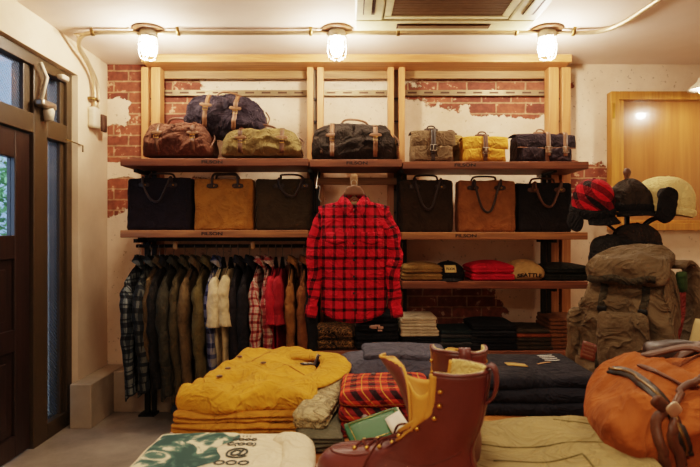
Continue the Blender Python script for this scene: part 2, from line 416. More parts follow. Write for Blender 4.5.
# outside the door
struct('ground_outside', MB().box((-14, -6, -.25), (XL-.25, 16, -.15)), plaster('paving', (120, 122, 124), (90, 92, 96)))
hb = thing('building', 'pale grey building with posts seen outside through the door glass', 'building', (-7, 5, -.15))
MB().box((-.3, -4, 0), (0, 9, 3.2)).build('wall', plain('grey_render', (150, 156, 168), .8), hb, smooth=False)
for i in range(7):
    MB().box((.5, -3.4+i*1.9, 0), (.62, -3.28+i*1.9, 3.0)).build('post', plain('blue_post', (70, 84, 104), .6), hb, smooth=False)
bu = thing('shrub', 'leafy green shrub outside behind the door window', 'shrub', (-4.3, 6.2, -.15))
lv = MB(); rnd = random.Random(3)
for i in range(1500):
    c = Vector((rnd.gauss(0, .42), rnd.gauss(0, .6), 1.75+rnd.gauss(0, .42))); a = rnd.random()*6.28; t = rnd.random()*2
    u = Vector((math.cos(a), math.sin(a), t-1)).normalized()*.06; w = u.cross(Vector((rnd.random(), rnd.random(), rnd.random()))).normalized()*.03
    lv.add([c-u, c+w, c+u, c-w], [(0,1,2,3)])
lv.build('foliage', plain('leaf_green', (96, 132, 72), .6), bu, smooth=False)
MB().tube([(0,0,0), (.03,.02,.9), (0,0,1.8)], .05).build('stem', plain('bark', (80, 66, 50), .9), bu)
# door closer
dc = thing('door_closer', 'pale metal door closer arm above the dark door', 'door closer', (-1.685, 2.93, 1.86))
MB().tube([(.02,0,.0), (.035,.03,.14), (.035,-.03,.20)], .011).build('arm', M['whitep'], dc)
MB().rbox((.05,.14,.04), .01, (4,6,4), base=(.03,.03,-.03)).build('bracket', M['steel'], dc)
MB().lathe([(0,-.03),(.022,-.03),(.03,.02),(.02,.05),(0,.05)], 14, 'Z', (.03,.06,-.06)).build('cap', M['whitep'], dc)
MB().rbox((.04,.07,.03), .008, (4,4,4), base=(.035,.2,.17)).build('stay_block', M['whitep'], dc)
hk = thing('wall_hook', 'thin brass hook on white wall edge beside the door frame', 'hook', (-1.66, 3.28, 1.70))
MB().tube([(.0,-.1,.0), (.02,.0,-.01), (.02,.06,-.01), (.02,.06,-.05)], .004).build('rod', M['darkbrass'], hk)

# switch box + conduit
sw = thing('junction_box', 'pale electrical switch box at the foot of the conduit on left wall', 'junction box', (XL, 3.46, 1.82))
MB().rbox((.045,.085,.13), .008, (4,6,6), base=(.024,0,0)).build('box', M['whitep'], sw)
MB().rbox((.02,.06,.11), .005, (4,4,4), base=(.05,.075,-.01)).build('switch_plate', M['acd'], sw)
cd = thing('conduit', 'metal electrical conduit running along ceiling between the cage lamps', 'conduit', (0,0,0))
zc = 2.275; yc = 3.05
path = [(XL+.03, 3.46, 1.95), (XL+.03, 3.44, 2.10), (XL+.04, 3.36, 2.18), (XL+.06, 3.2, 2.24), (XL+.12, 3.1, 2.27), (-1.42, yc, zc), (-1.1, yc, zc), (0, yc, zc), (1.0, yc, zc), (1.30, yc, zc), (1.41, 3.01, zc), (1.46, 2.9, zc), (1.48, 2.7, zc), (1.50, 2.3, zc), (1.5, 1.8, zc)]
MB().tube(smoothpath(path, 6), .0125, 10).build('pipe', M['conduit'], cd)
path2 = [(XL+.02, 3.53, 1.95), (XL+.02, 3.52, 2.12), (XL+.02, 3.40, 2.22), (XL+.07, 3.16, 2.285), (-1.42, 3.09, 2.288), (-.2, 3.09, 2.288), (1.3, 3.09, 2.288)]
MB().tube(smoothpath(path2, 6), .006, 8).build('cable', M['conduit'], cd)
for x in (-1.44, -.96, -.22, .27, .93, 1.25):
    MB().strap([(x, yc-.03, 2.298), (x, yc-.02, 2.275), (x, yc, 2.258), (x, yc+.02, 2.275), (x, yc+.03, 2.298)], .018, .003, (1,0,0)).build('clip', M['darkbrass'], cd)
MB().strap([(XL+.005, 3.41, 2.0), (XL+.045, 3.44, 2.0), (XL+.045, 3.48, 2.0), (XL+.005, 3.5, 2.0)], .018, .003, (0,0,1)).build('clip', M['darkbrass'], cd)
M['bulb'] = plain('lit_glass', (255, 240, 210), .3, 0, (1.0, .81, .62, 1), 350.0)
lamps = [('left', -1.132, 'cage ceiling lamp nearest the door, over the left shelf posts'), ('mid', -.073, 'cage ceiling lamp in the middle, above the red plaid shirt'), ('right', 1.105, 'cage ceiling lamp at right, above the exposed brick patch')]
for _, x, lab in lamps:
    t = thing('cage_lamp', lab, 'ceiling lamp', (x, yc, 2.298), (0,0,0), 'caged ceiling lamps')
    MB().lathe([(0,0),(.085,0),(.085,-.008),(.05,-.014),(0,-.014)], 28).build('ceiling_plate', plain('lamp_plate', (150, 110, 80), .5), t)
    MB().lathe([(0,-.014),(.045,-.014),(.05,-.03),(.052,-.05),(.046,-.055),(0,-.055)], 24).build('socket', M['whitep'], t)
    MB().lathe([(0,-.056),(.032,-.056),(.036,-.08),(.036,-.12),(.026,-.148),(0,-.156)], 20).build('glass_jar', M['bulb'], t)
    cg = MB()
    for k in range(6):
        a = k*PI/3; c, s_ = math.cos(a), math.sin(a)
        cg.tube([(c*.05, s_*.05, -.05), (c*.054, s_*.054, -.12), (c*.046, s_*.046, -.16), (c*.02, s_*.02, -.178), (0,0,-.18)], .0026, 6)
    for z, r in ((-.09,.053), (-.165,.042)):
        cg.tube([(math.cos(a)*r, math.sin(a)*r, z) for a in [2*PI*i/24 for i in range(24)]], .0028, 6, True)
    cg.build('cage', plain('cage_wire', (225, 215, 195), .4, .3), t)
# AC cassette
ac = thing('air_conditioner', 'square cream ceiling air conditioner with a brown grille', 'air conditioner', (.50, 2.52, H))
a_ = MB(); a_.box((-.475,-.475,-.035),(.475,-.33,-.001)); a_.box((-.475,.33,-.035),(.475,.475,-.001)); a_.box((-.475,-.33,-.035),(-.33,.33,-.001)); a_.box((.33,-.33,-.035),(.475,.33,-.001))
a_.build('panel', M['acw'], ac, bevel=.008)
g_ = MB(); g_.box((-.325,-.325,-.03),(.325,-.285,-.002)); g_.box((-.325,.285,-.03),(.325,.325,-.002)); g_.box((-.325,-.285,-.03),(-.285,.285,-.002)); g_.box((.285,-.285,-.03),(.325,.285,-.002))
g_.build('grille_frame', M['acw'], ac, bevel=.005)
gr = MB(); gr.box((-.285,-.285,-.018),(.285,.285,-.004))
for i in range(30): gr.box((-.285, -.28+i*.0193, -.026), (.285, -.272+i*.0193, -.018))
gr.build('grille', M['acg'], ac, smooth=False)
for (x, y, w, d) in ((0,.405,.25,.03), (0,-.405,.25,.03), (-.405,0,.03,.25), (.405,0,.03,.25)):
    MB().box((x-w, y-d, -.0375), (x+w, y+d, -.0345)).build('air_slot', M['acd'], ac, smooth=False)
    if w > d: MB().box((x-w+.01, y-.024, -.044), (x+w-.01, y+.012, -.038)).build('louvre', M['acg'], ac, smooth=False)
    else: MB().box((x-.024, y-d+.01, -.044), (x+.012, y+d-.01, -.038)).build('louvre', M['acw'], ac, smooth=False)

# panel/cabinet on the right
cb = thing('wall_cabinet', 'glossy honey coloured wooden wall cabinet behind the hat stand', 'cabinet', (1.745, YB, 1.17))
c_ = MB(); W, Hc = 1.1, .93
c_.box((0,-.07,0),(.055,0,Hc)); c_.box((W-.055,-.07,0),(W,0,Hc)); c_.box((.055,-.07,0),(W-.055,0,.05)); c_.box((.055,-.07,Hc-.055),(W-.055,0,Hc))
c_.build('frame', M['cabinet'], cb, bevel=.004)
c2 = MB(); c2.box((.055,-.055,.05),(.09,0,Hc-.055)); c2.box((.09,-.055,.05),(W-.055,0,.07)); c2.build('inner_frame', M['cabinet'], cb, bevel=.003)
MB().box((.09,-.02,.07),(W-.055,-.002,Hc-.055)).build('panel', M['cabpanel'], cb, smooth=False)
MB().box((.008,-.076,.75),(.022,-.07,.85)).build('hinge', M['brass'], cb, smooth=False)
MB().box((.64,-.024,.25),(.72,-.02,.37)).build('notice', plain('notice_grey', (150, 140, 110), .5), cb, smooth=False)
wlp = thing('wall_lamp', 'white shaded lamp lit at the right edge above the cabinet', 'lamp', (2.16, 3.32, 2.03))
MB().lathe([(.0,.07),(.03,.07),(.035,.05),(.09,.0),(.088,-.004),(.03,.04),(.0,.045)], 24).build('shade', M['whitep'], wlp)
MB().lathe([(0,.03),(.025,.02),(.032,0),(.022,-.02),(0,-.028)], 16).build('bulb', M['bulb'], wlp)
MB().tube([(0,0,.07),(0,0,.27)], .006).build('stem', M['steel'], wlp)

# ------------------------------------------------------------------ shelving
def shelf(x0, x1, z, y0=3.2, y1=3.54, th=.044, mat='shelf', label='', stamp=None):
    t = thing('shelf_board', label, 'shelf', ((x0+x1)/2, (y0+y1)/2, z), (0,0,0), 'wooden shelf boards')
    w = (x1-x0)/2; d = (y1-y0)/2
    MB().box((-w, -d, -th), (w, d, 0)).build('board', M[mat], t, bevel=.004)
    if stamp is not None: text('stamped_letters', 'FILSON', .026, M['rubber'], t, (stamp-(x0+x1)/2, -d-.0005, -th/2), sx=1.5, bold=.0008)
    return t
X = lambda px, d=3.2: (px-CX)/F*d
zt, z2, z3, z4 = 1.592, 1.170, .872, .456
shelf(X(120), X(308.5), zt, label='top shelf board on the left under three duffel bags', stamp=X(212))
shelf(X(310), X(402), zt-.006, label='short top shelf board in the middle under the black duffel', stamp=X(357))
shelf(X(403), X(589), zt-.018, label='top shelf board on the right under the small field bags', stamp=X(465))
shelf(X(120), X(308), z2, mat='shelf2', label='second shelf board on the left above the clothes rail', stamp=X(212))
shelf(X(402), X(588), z2-.012, mat='shelf2', label='second shelf board on the right under three tote bags', stamp=X(466))
shelf(X(402), X(588), z3-.004, label='third shelf board with the folded tees and black cap')
shelf(X(312), X(578), z4, label='lowest shelf board with dark piles of folded clothes')
posts = [(141, 148), (151, 160), (307, 313), (317, 323.5), (388, 394), (399, 405), (549, 559), (562, 571)]
plab = ['outermost pine post at the far left of the shelving', 'second pine post from left beside the brown duffel', 'pine post left of the gap between olive and black duffels', 'pine post at the left end of the black duffel',
        'pine post at the right end of the black duffel', 'pine post left of the olive rucksack', 'second last pine post behind the navy field bag', 'outermost pine post at the far right of the shelving']
for (a, b), lb in zip(posts, plab):
    x0, x1 = X(a, 3.54), X(b, 3.54)
    t = thing('shelf_post', lb, 'post', ((x0+x1)/2, 3.575, 0.262), (0,0,0), 'upright pine posts of the shelving')
    MB().box((-(x1-x0)/2, -.034, 0), ((x1-x0)/2, .05, 1.972)).build('post', M['pine'], t, bevel=.003)
for i, (a, b) in enumerate(((148, 151), (313, 317), (394, 399), (559, 562))):
    x0, x1 = X(a, 3.56), X(b, 3.56)
    t = thing('shelf_standard', ['slotted dark metal strip between the leftmost posts', 'slotted dark metal strip between posts left of the black duffel', 'slotted dark metal strip between posts right of the black duffel', 'slotted dark metal strip between the rightmost posts'][i], 'shelf standard', ((x0+x1)/2, 3.60, .262), group='metal strips between the posts')
    w = (x1-x0)/2
    s = MB(); s.box((-w*.98, 0, 0), (w*.98, .02, 1.97))
    s.build('strip', plain('grey_strip', (92, 78, 60), .5, .5), t, smooth=False)
    for k in range(12): MB().box((-w*.9, -.02, .12+k*.15), (w*.9, 0, .132+k*.15)).build('rung', M['iron'], t, smooth=False)
bm_ = thing('top_beam', 'long pine beam along the top of the shelving', 'beam', (X(356.5, 3.46), 3.53, 2.285), (0,0,0))
MB().box((-X(572,3.44)/2+X(141,3.44)/2, -.09, -.05), (X(572,3.44)/2-X(141,3.44)/2, .10, .0)).build('beam', M['pineX'], bm_, bevel=.004)
MB().box((-1.30, .10, -.10), (1.30, .13, -.04)).build('back_beam', M['board'], bm_, smooth=False)
for k, (a, b) in enumerate(((160, 307), (323.5, 388), (405, 549))):
    x0, x1 = X(a, 3.65), X(b, 3.65)
    t = thing('slotted_rail', ['slotted metal wall rail above the left duffel bags', 'slotted metal wall rail above the black duffel', 'slotted metal wall rail crossing the upper brick patch'][k], 'wall rail', ((x0+x1)/2, 3.68, 2.098), group='metal wall rails')
    w = (x1-x0)/2+.02
    MB().box((-w, -.018, -.018), (w, .018, .018)).build('rail', M['railmetal'], t, smooth=False)
    for q in range(int(w*2/.11)): MB().box((-w+.04+q*.11, -.0195, -.006), (-w+.1+q*.11, -.018, .006)).build('slot', M['acd'], t, smooth=False)
# brackets / lower iron posts
for (px, lb) in ((147, 'black iron leg at the left end of the clothes rail'), (312, 'black iron leg hidden beside the red plaid shirt'), (399, 'black iron post right of the plaid shirt'), (544, 'black iron post behind the dark folded garment')):
    t = thing('iron_post', lb, 'post', (X(px, 3.45), 3.46, 0), group='black iron posts')
    MB().box((-.014, -.014, 0), (.014, .014, 1.55)).build('post', M['iron'], t, smooth=False)
    MB().box((.028, .0, 0), (.05, .022, 1.55)).build('brace', M['iron'], t, smooth=False)
    MB().box((-.04, -.05, 0), (.06, .05, .012)).build('foot', M['iron'], t, smooth=False)
    for z in (zt-.075, z2-.075, z3-.07):
        if px < 320 and z < z2-.2: continue
        MB().box((-.01, -.2, z), (.01, .1, z+.022)).build('bracket', M['iron'], t, smooth=False)
RY, RZ = 3.40, 1.072
rl = thing('clothes_rail', 'black hanging rail under the left second shelf', 'clothes rail', (X(223, RY), RY, RZ))
w = (X(310, RY)-X(137, RY))/2
MB().tube([(-w,0,0),(w,0,0)], .011, 10).build('rail', M['iron'], rl)
MB().box((-w, .02, .03), (w, .035, .055)).build('support_bar', M['iron'], rl, smooth=False)
for x in (-w+.05, w-.02):
    MB().box((x-.006, -.01, .0), (x+.006, .01, .055)).build('bracket', M['iron'], rl, smooth=False)
for px, lb in ((174, 'small pale wooden size tag on the left part of the clothes rail'), (252, 'small pale wooden size tag above the black jacket on the clothes rail')):
    t = MB().rbox((.028, .008, .05), (.012,.003,.012), (6,2,6)).build('rail_tag', wood('tag_wood'+str(px), (206, 170, 120), (180, 140, 90), 'Z'), None)
    t.location = (X(px, 3.35), 3.375, RZ-.022); tag(t, lb, 'tag', 'rail tags')
# cross rail in the middle bay + hook
cr = MB().box((-.275, -.012, -.022), (.275, .012, .022)).build('cross_rail', M['board'], None, bevel=.003)
cr.location = (X(355, 3.45), 3.47, CZ+(CY-181)/F*3.45); tag(cr, 'pale wooden cross rail behind the hanging plaid shirt', 'rail')
hkx, hky, hkz = X(354, 3.1), 3.11, 1.452
ph = thing('wooden_peg', 'pale wooden peg on bracket holding the plaid shirt hanger', 'peg', (hkx, hky, hkz))
MB().rbox((.045,.03,.075), (.018,.012,.02), (6,4,8), base=(0,.02,-.035)).build('peg', M['board'], ph)
MB().box((-.008, .03, -.012), (.008, .36, .008)).build('arm', M['board'], ph, smooth=False)
# hanging tag ring left of shirt
rg = thing('hook_chain', 'thin metal hook hanging left of the plaid shirt', 'hook', P(318, 188, 3.15))
MB().tube(smoothpath([(-.004,.1,.12),(-.01,0,.0),(.0,0,.015),(.012,0,.003),(.008,0,-.03),(.006,0,-.06),(.02,0,-.08)], 5), .003, 6).build('hook', M['steel'], rg)

# ------------------------------------------------------------------ garments
def hanger(loc, rotz, label, group=None, wd=.38, slope=.36, vis=True, mat='iron', hook=.07):
    t = thing('clothes_hanger', label, 'hanger', loc, (0,0,rotz), group)
    m = MB(); m.tube(smoothpath([(-.012,0,hook-.02),(-.016,0,hook+.004),(0,0,hook+.016),(.016,0,hook),(.012,0,hook-.02),(.002,0,hook-.035),(0,0,.0)], 5), .0022, 6)
    m.build('hook', M['steel'], t)
    MB().strap([(-wd/2*.8,0,-wd/2*.8*slope-.06),(-.05,0,-.07),(0,0,-.015),(.05,0,-.07),(wd/2*.8,0,-wd/2*.8*slope-.06)], .016, .02, (0,1,0)).build('arms', M[mat], t)
    return t
def garment(name, label, cat, mat, loc, rotz=0, w=.44, hemw=.42, length=.74, depth=.03, slope=.30, sleeve='long', collar=True, seed=1, tail=0., fold=.008, sr=.055, spread=.02, group=None, sly=1.0, inner=None, slen=None, cuffm=None, flat=.62, endo=None):
    t = thing(name, label, cat, loc, (0,0,rotz), group)
    nt_, ns = 26, 40
    def bodyp(t_, th, grow=0):
        c, s_ = math.cos(th), math.sin(th)
        sx = math.copysign(abs(c)**.75, c)
        ztop = -slope*abs(sx)*w/2 - (.05*max(0, 1-(abs(sx)/.34)**2) if s_ < 0 else .012*max(0, 1-(abs(sx)/.34)**2))
        zb = -length + tail*abs(sx)**2.5 - (.02 if s_ > 0 else 0)
        z = ztop+(zb-ztop)*t_
        hw = (w + (hemw-w)*t_ - .035*math.sin(min(1, t_*3.2)*PI)*.6)/2
        d = depth*(.25+.75*min(1, t_*4)**.6)
        x = sx*hw; y = math.copysign(abs(s_)**.8, s_)*d
        f = noise.noise(Vector((x*9+seed*5, t_*1.6, s_*.8+seed)))*fold*2.2 + math.sin(x*42+seed+2*noise.noise(Vector((x*3, z*3, seed))))*fold*.6*t_
        y += f*min(1, t_*3)*(1 if s_ < 0 else .7) ; x += noise.noise(Vector((z*5, seed, 3.)))*fold
        return Vector((x, y, z))
    rings = [[bodyp(i/nt_, 2*PI*k/ns) for k in range(ns)] for i in range(nt_+1)]
    uvs = [(p.x + .002*seed, p.z) for r in rings for p in r]
    body = MB(); body.loft(rings, False, False, uvs=uvs); bo = body.build('body', mat, t, solid=.003)
    bv = body.bvh()
    for sd in (-1, 1):
        sx, sz = sd*w/2*.93, -slope*w/2
        if sleeve == 'long':
            pth = [(sx*.84, 0, sz*.84-.03), (sx*1.0, -.004, sz-.08), (sd*(w/2+spread), -.012, sz-.24), (sd*(w/2+spread*.6), -.022*sly, sz-.44), (sd*(w/2-spread*.8 if endo is None else endo), -.03*sly, slen[0] if slen else -length*.93)]
            rx = [.018, sr*.95, sr*1.0, sr*.86, sr*.74]; n_ = 9
        else:
            pth = [(sx*.8, 0, sz*.8-.012), (sx*1.04, -.004, sz-.05), (sd*(w/2+.02), -.012, sz-.15), (sd*(w/2+.03), -.018, sz-.25)]
            rx = [.03, sr*1.1, sr*1.25, sr*1.35]; n_ = 6
        pts = smoothpath(pth, n_); rr = []
        rs = smoothpath([(a, 0, 0) for a in rx], n_)
        for i, p in enumerate(pts):
            tg = (pts[min(i+1, len(pts)-1)]-pts[max(i-1, 0)]).normalized(); side = Vector((tg.z, 0, -tg.x)); q = rs[i].x
            ring = []
            for k in range(18):
                a = 2*PI*k/18
                q2 = q*(1+.10*math.sin(p.z*75+a*1.0+seed)*noise.noise(Vector((p.z*6, seed, sd)))*2.4)
                o = p+side*math.cos(a)*q2+Vector((0,1,0))*math.sin(a)*q2*flat
                o += noise.noise_vector(Vector((o.x*10+sd*3, o.y*6, o.z*13+seed*2)))*fold*1.3
                ring.append(o)
            rr.append(ring)
        m = MB(); m.loft(rr, True, False, uvs=[((k/18)*q_*4.2, p.z) for p, q_ in [(pts[i], rs[i].x) for i in range(len(pts))] for k in range(18)])
        so = m.build('sleeve', mat, t, solid=.003)
        if sleeve == 'long' and cuffm != 'none':
            c = pts[-1]; tg = (pts[-1]-pts[-3]).normalized(); side = Vector((tg.z, 0, -tg.x)); q = rs[-1].x
            rr = [[c+tg*(h)+side*math.cos(2*PI*k/18)*q*g+Vector((0,1,0))*math.sin(2*PI*k/18)*q*flat*g for k in range(18)] for h, g in ((-.012, 1.05), (.0, 1.12), (.045, 1.10), (.055, 1.04), (.052, .9), (-.0, .85))]
            m = MB(); m.loft(rr, False, False, uvs=[(k/18*q*4.2, c.z+h) for h in (0,.01,.045,.055,.05,0) for k in range(18)]); m.build('cuff', mat, so)
    if collar:
        top = [(.003,-.047,-.052), (.032,-.044,-.014), (.056,-.018,.016), (.044,.02,.030), (0,.034,.034)]
        out = [(.042,-.062,-.108), (.070,-.054,-.058), (.092,-.018,-.024), (.068,.034,-.006), (0,.048,.0)]
        kd = depth/.045; mir = lambda q: [(-a, b_, c) for a, b_, c in reversed(q[:-1])]
        A = smoothpath([(a, b_*max(kd, .7), c) for a, b_, c in top+mir(top)], 4); B = smoothpath([(a, b_*max(kd, .7), c) for a, b_, c in out+mir(out)], 4)
        m = MB(True)
        m.sheet(lambda u, v: A[round(u*32)].lerp(B[round(u*32)], v)+Vector((0, -.006, .004))*math.sin(v*PI), 32, 5)
        m.sheet(lambda u, v: A[round(u*32)]*(1-.0*v)+Vector((0,.004,-.035))*v, 32, 2)
        m.build('collar', mat, t, solid=.004)
    return t, bv

# materials for garments
M['redplaid'] = plaid('red_black_plaid', (216, 28, 48), (26, 8, 12), .058, ((.0, .29),), mid=(128, 14, 30), vary=.25, bump=.6)
fs_loc = (hkx, hky-.015, hkz-.062)
hanger((hkx, hky-.015, hkz-.075), 0, 'brown wooden hanger inside the red and black plaid shirt', wd=.40, mat='ltan', hook=.062)
fl = []
m_ = bpy.data.objects[-1] if False else None
g, bv = garment('plaid_shirt', 'red and black plaid flannel shirt hanging on display in the middle', 'shirt', M['redplaid'], (hkx, hky-.015, hkz-.100), 0, w=.405, hemw=.365, length=.70, depth=.05, slope=.24, seed=3, tail=.07, fold=.012, sr=.043, spread=.028, slen=[-.62], flat=.42, endo=.236)
# hanger neck block visible in collar
nb = MB(); nb.rbox((.115,.022,.062), (.012,.008,.012), (14,4,10), lambda p: Vector((p.x*(1.1-.35*(p.z/.062)), p.y, p.z-.25*abs(p.x)*(p.z/.062))), base=(0,-.004,-.022))
hgn = nb.build('neck_block', M['ltan'], None); hgn.location = (0, -.012, .01)
hgn.parent = [o for o in COL.objects if o.name == 'clothes_hanger'][0]
dk = cloth('placket_black', (30, 12, 14))
pl = drape(bv, [(0, -.5, -.055-.66*i/30) for i in range(31)], (0,1,0), .003)
plk = MB(True).strap(pl, .032, .003, (1,0,0)).build('placket', M['redplaid'], g)
for i in range(7):
    q = hit(bv, (0, -.5, -.075-i*.092), (0,1,0), .006)
    if q: MB().lathe([(0,-.0015),(.0062,-.0015),(.0068,0),(.0055,.002),(0,.002)], 12, 'Y', q).build('button', plain('black_button', (20, 14, 14), .3), plk)
for sd in (-1, 1):
    def pf(u, v, sd=sd):
        x = sd*.098+(u-.5)*.118; z = -.215-v*.125-(.012*(1-abs(2*u-1)) if v > .9 else 0)
        q = hit(bv, (x, -.5, z), (0,1,0), .004); return q if q else Vector((x, -.05, z))
    pk_ = MB(True).sheet(pf, 8, 8).build('pocket', M['redplaid'], g, solid=.002)
    def pf2(u, v, sd=sd):
        x = sd*.098+(u-.5)*.124; z = -.195-v*(.05+.018*(1-abs(2*u-1)))
        q = hit(bv, (x, -.5, z), (0,1,0), .012); return q if q else Vector((x, -.05, z))
    MB(True).sheet(pf2, 8, 5).build('pocket_flap', M['redplaid'], pk_, solid=.003)
    MB().tube([pf2(0,0), pf2(0,1)]+[pf2(i/8,1) for i in range(1,9)]+[pf2(1,0)], .0018, 5).build('flap_edge', dk, pk_)
MB().strap([(-.018,-.004,-.028),(0,.004,-.03),(.018,-.004,-.028)], .02, .002, (0,0,1)).build('neck_label', plain('label_cream', (200, 170, 130), .8), g)

def rcol(c, **k): return cloth('cloth_%d_%d_%d' % c, c, **k)
G = [  # px at the near sleeve, material, sleeve, length, width, label
 (126, plaid('blue_black_plaid', (118, 124, 122), (22, 24, 28), .075, ((.0,.34),(.5,.12)), mid=(52, 58, 64)), 'long', .80, .46, 'grey-blue and black plaid flannel shirt, leftmost on the rail', 'shirt'),
 (138, plaid('blue_black_plaid2', (96, 98, 92), (20, 22, 24), .06, ((.0,.4),), mid=(40, 44, 48)), 'long', .78, .45, 'dark checked flannel shirt hanging second from the left on the rail', 'shirt'),
 (147, rcol((92, 74, 46)), 'long', .62, .42, 'short olive brown shirt hanging beside the dark checked flannel', 'shirt'),
 (153, rcol((34, 30, 26)), 'long', .76, .44, 'very dark brown jacket squeezed between olive brown shirt and dark green jacket', 'jacket'),
 (162, rcol((58, 54, 40)), 'long', .80, .48, 'broad dark grey-green jacket with long sleeve, left half of the rail', 'jacket'),
 (174, rcol((76, 66, 42)), 'long', .82, .46, 'dark olive jacket hanging left of the tan-brown coat', 'jacket'),
 (185, rcol((104, 84, 54)), 'long', .83, .45, 'tan-brown waxed coat hanging between two olive jackets', 'coat'),
 (197, rcol((96, 84, 50)), 'long', .80, .48, 'light olive jacket hanging left of the blue and white plaid shirt', 'jacket'),
 (208, plaid('blue_white_plaid', (156, 150, 144), (38, 42, 72), .07, ((.0,.4),), mid=(96, 100, 130)), 'long', .80, .45, 'blue and white plaid shirt hanging left of the cream tee shirts', 'shirt'),
 (215, rcol((224, 202, 160)), 'short', .62, .46, 'cream short-sleeved tee shirt next to the blue plaid shirt', 'tee shirt'),
 (223, rcol((214, 190, 146)), 'short', .60, .45, 'cream short-sleeved tee shirt next to the black jacket', 'tee shirt'),
 (231, rcol((38, 32, 34)), 'long', .82, .47, 'black-brown jacket hanging right of the cream tee shirts', 'jacket'),
 (243, rcol((30, 27, 30)), 'long', .84, .48, 'black jacket hanging left of the red and white plaid shirts', 'jacket'),
 (254, plaid('red_white_plaid', (206, 178, 158), (110, 26, 32), .045, ((.0,.3),), thin=(60, 20, 40), mid=(168, 84, 76)), 'long', .74, .44, 'red and white plaid shirt beside the black jacket', 'shirt'),
 (263, plaid('red_white_plaid2', (200, 170, 150), (122, 30, 36), .055, ((.0,.34),), thin=(50, 20, 40), mid=(160, 76, 70)), 'long', .74, .44, 'red and white plaid shirt beside the red tee shirt', 'shirt'),
 (271, rcol((168, 28, 40)), 'short', .62, .44, 'bright red short-sleeved tee shirt beside the red and white plaid shirts', 'tee shirt'),
 (278, rcol((140, 24, 34)), 'short', .6, .43, 'darker red short-sleeved tee shirt beside the mustard brown jacket', 'tee shirt'),
 (288, rcol((138, 92, 44)), 'long', .78, .46, 'mustard brown canvas jacket hanging right of the red tee shirts', 'jacket'),
 (301, rcol((122, 74, 36)), 'long', .78, .46, 'rust brown canvas jacket, last but one on the rail', 'jacket'),
 (311, rcol((30, 26, 26)), 'long', .76, .44, 'black garment at the right end of the rail behind the red plaid shirt', 'jacket'),
]
for i, (px, mt, sl, ln, w, lb, ct) in enumerate(G):
    x = X(px, 3.19); nm = ct.replace(' ', '_')
    hanger((x, RY, RZ-.062), PI/2+.02*math.sin(i*2.3), 'hanger carrying the '+' '.join(lb.split()[:7]), 'hangers on the clothes rail', wd=w*.8, slope=.52, hook=.058)
    garment(nm, lb, ct, mt, (x, RY, RZ-.088), PI/2+.04*math.sin(i*1.9), w=w, hemw=w*.92, length=ln, depth=.022, slope=.52, sleeve=sl, seed=i+11, fold=.011, sr=.046+.006*math.sin(i*2.1) if sl == 'long' else .046, spread=.014, flat=.66, group='clothes hanging on the rail', slen=[-ln*.9], collar=(sl == 'long'))

# ------------------------------------------------------------------ bags
def seam(m, pts, r=.0022): m.tube(pts, r, 5)
def duffel(label, loc, size, mat, smat, rotz=0, seed=1, straps=(-.26, .26), amp=.012, rr=None, sag=0., handle=True, tilt=0., group='duffel bags on the top shelf', patch=True):
    w, d, h = size
    t = thing('duffel_bag', label, 'bag', loc, (0, tilt, rotz), group)
    def df(p):
        q = wr(p, amp*1.15, 9, seed, (.8,1,1.3)); q.x += (.04*(p.z/h-.5) if p.x < 0 else -.05*(p.z/h-.4))
        if p.z < .02: q.z = max(0, q.z*.3)
        sl = sag*(1-(2*p.x/w)**2)
        q.z += sl*(1 if p.z < h*.5 else -.3)
        q.z *= 1-.12*(2*p.x/w)**4
        return q
    b = MB(); b.rbox(size, rr or (.045, d*.36, h*.34), (34, 16, 18), df); b.build('body', mat, t); bv = b.bvh()
    for s in straps:
        x = s*w
        pts = drape(bv, [(x, -1, h*(.12+.75*i/12)) for i in range(13)], (0,1,0), .004)
        pts += drape(bv, [(x, -d*.3+d*.5*i/6, 1) for i in range(7)], (0,0,-1), .004)
        sp_ = MB().strap(pts, .026, .004, (1,0,0)).build('strap', smat, t)
        q = hit(bv, (x, -1, h*.66), (0,1,0), .006)
        if q:
            MB().rbox((.075, .006, .022), (.02,.003,.01), (8,2,4), base=q-Vector((0,0,.011))).build('leather_tab', M['ltan'] if smat != M['ldark'] else M['lbrown'], sp_)
            MB().tube([q+Vector(v) for v in ((-.014,-.005,-.03),(.014,-.005,-.03),(.014,-.005,-.012),(-.014,-.005,-.012))], .002, 6, True).build('buckle', M['brass'], sp_)
    zp = drape(bv, [(-w*.42+w*.84*i/20, -.01, 1) for i in range(21)], (0,0,-1), .002)
    MB().strap(zp, .014, .003, (0,1,0)).build('zipper', M['ldark'], t)
    if handle:
        MB().tube(smoothpath([(-.09,-.02,h*.96),(-.06,-.035,h+.03),(0,-.04,h+.035),(.07,-.035,h+.02),(.09,-.02,h*.96)], 6), .007, 8).build('handle', smat, t)
    for sd in (-1, 1):
        q = hit(bv, (sd*1, 0, h*.55), (-sd,0,0), .003)
        if q: MB().tube([q+Vector((sd*.004, math.cos(a)*.016, math.sin(a)*.02)) for a in [2*PI*k/12 for k in range(12)]], .003, 6, True).build('end_ring', M['darkbrass'], t)
    MB().tube(smoothpath([(w*.47,-d*.1,h*.75),(w*.53,-d*.2,h*.55),(w*.5,-d*.35,h*.25),(w*.52,-d*.2,.01)], 5), .005, 6).build('shoulder_strap', smat, t)
    return t
c_brn = cloth('duffel_maroon', (104, 66, 50), bump=.6); c_nav = cloth('duffel_navy', (46, 38, 48), bump=.6); c_olv = cloth('duffel_olive', (124, 104, 64), bump=.5); c_blk = cloth('duffel_black', (48, 40, 34), bump=.6)
duffel('reddish brown canvas duffel bag at the left end of the top shelf', P(182.5, 158.5, 3.38), (.415, .26, .205), c_brn, M['lbrown'], -.05, 2)
duffel('olive green canvas duffel bag on the top shelf right of the navy one', P(263.5, 158.5, 3.36), (.475, .23, .165), c_olv, M['lbrown'], .03, 5)
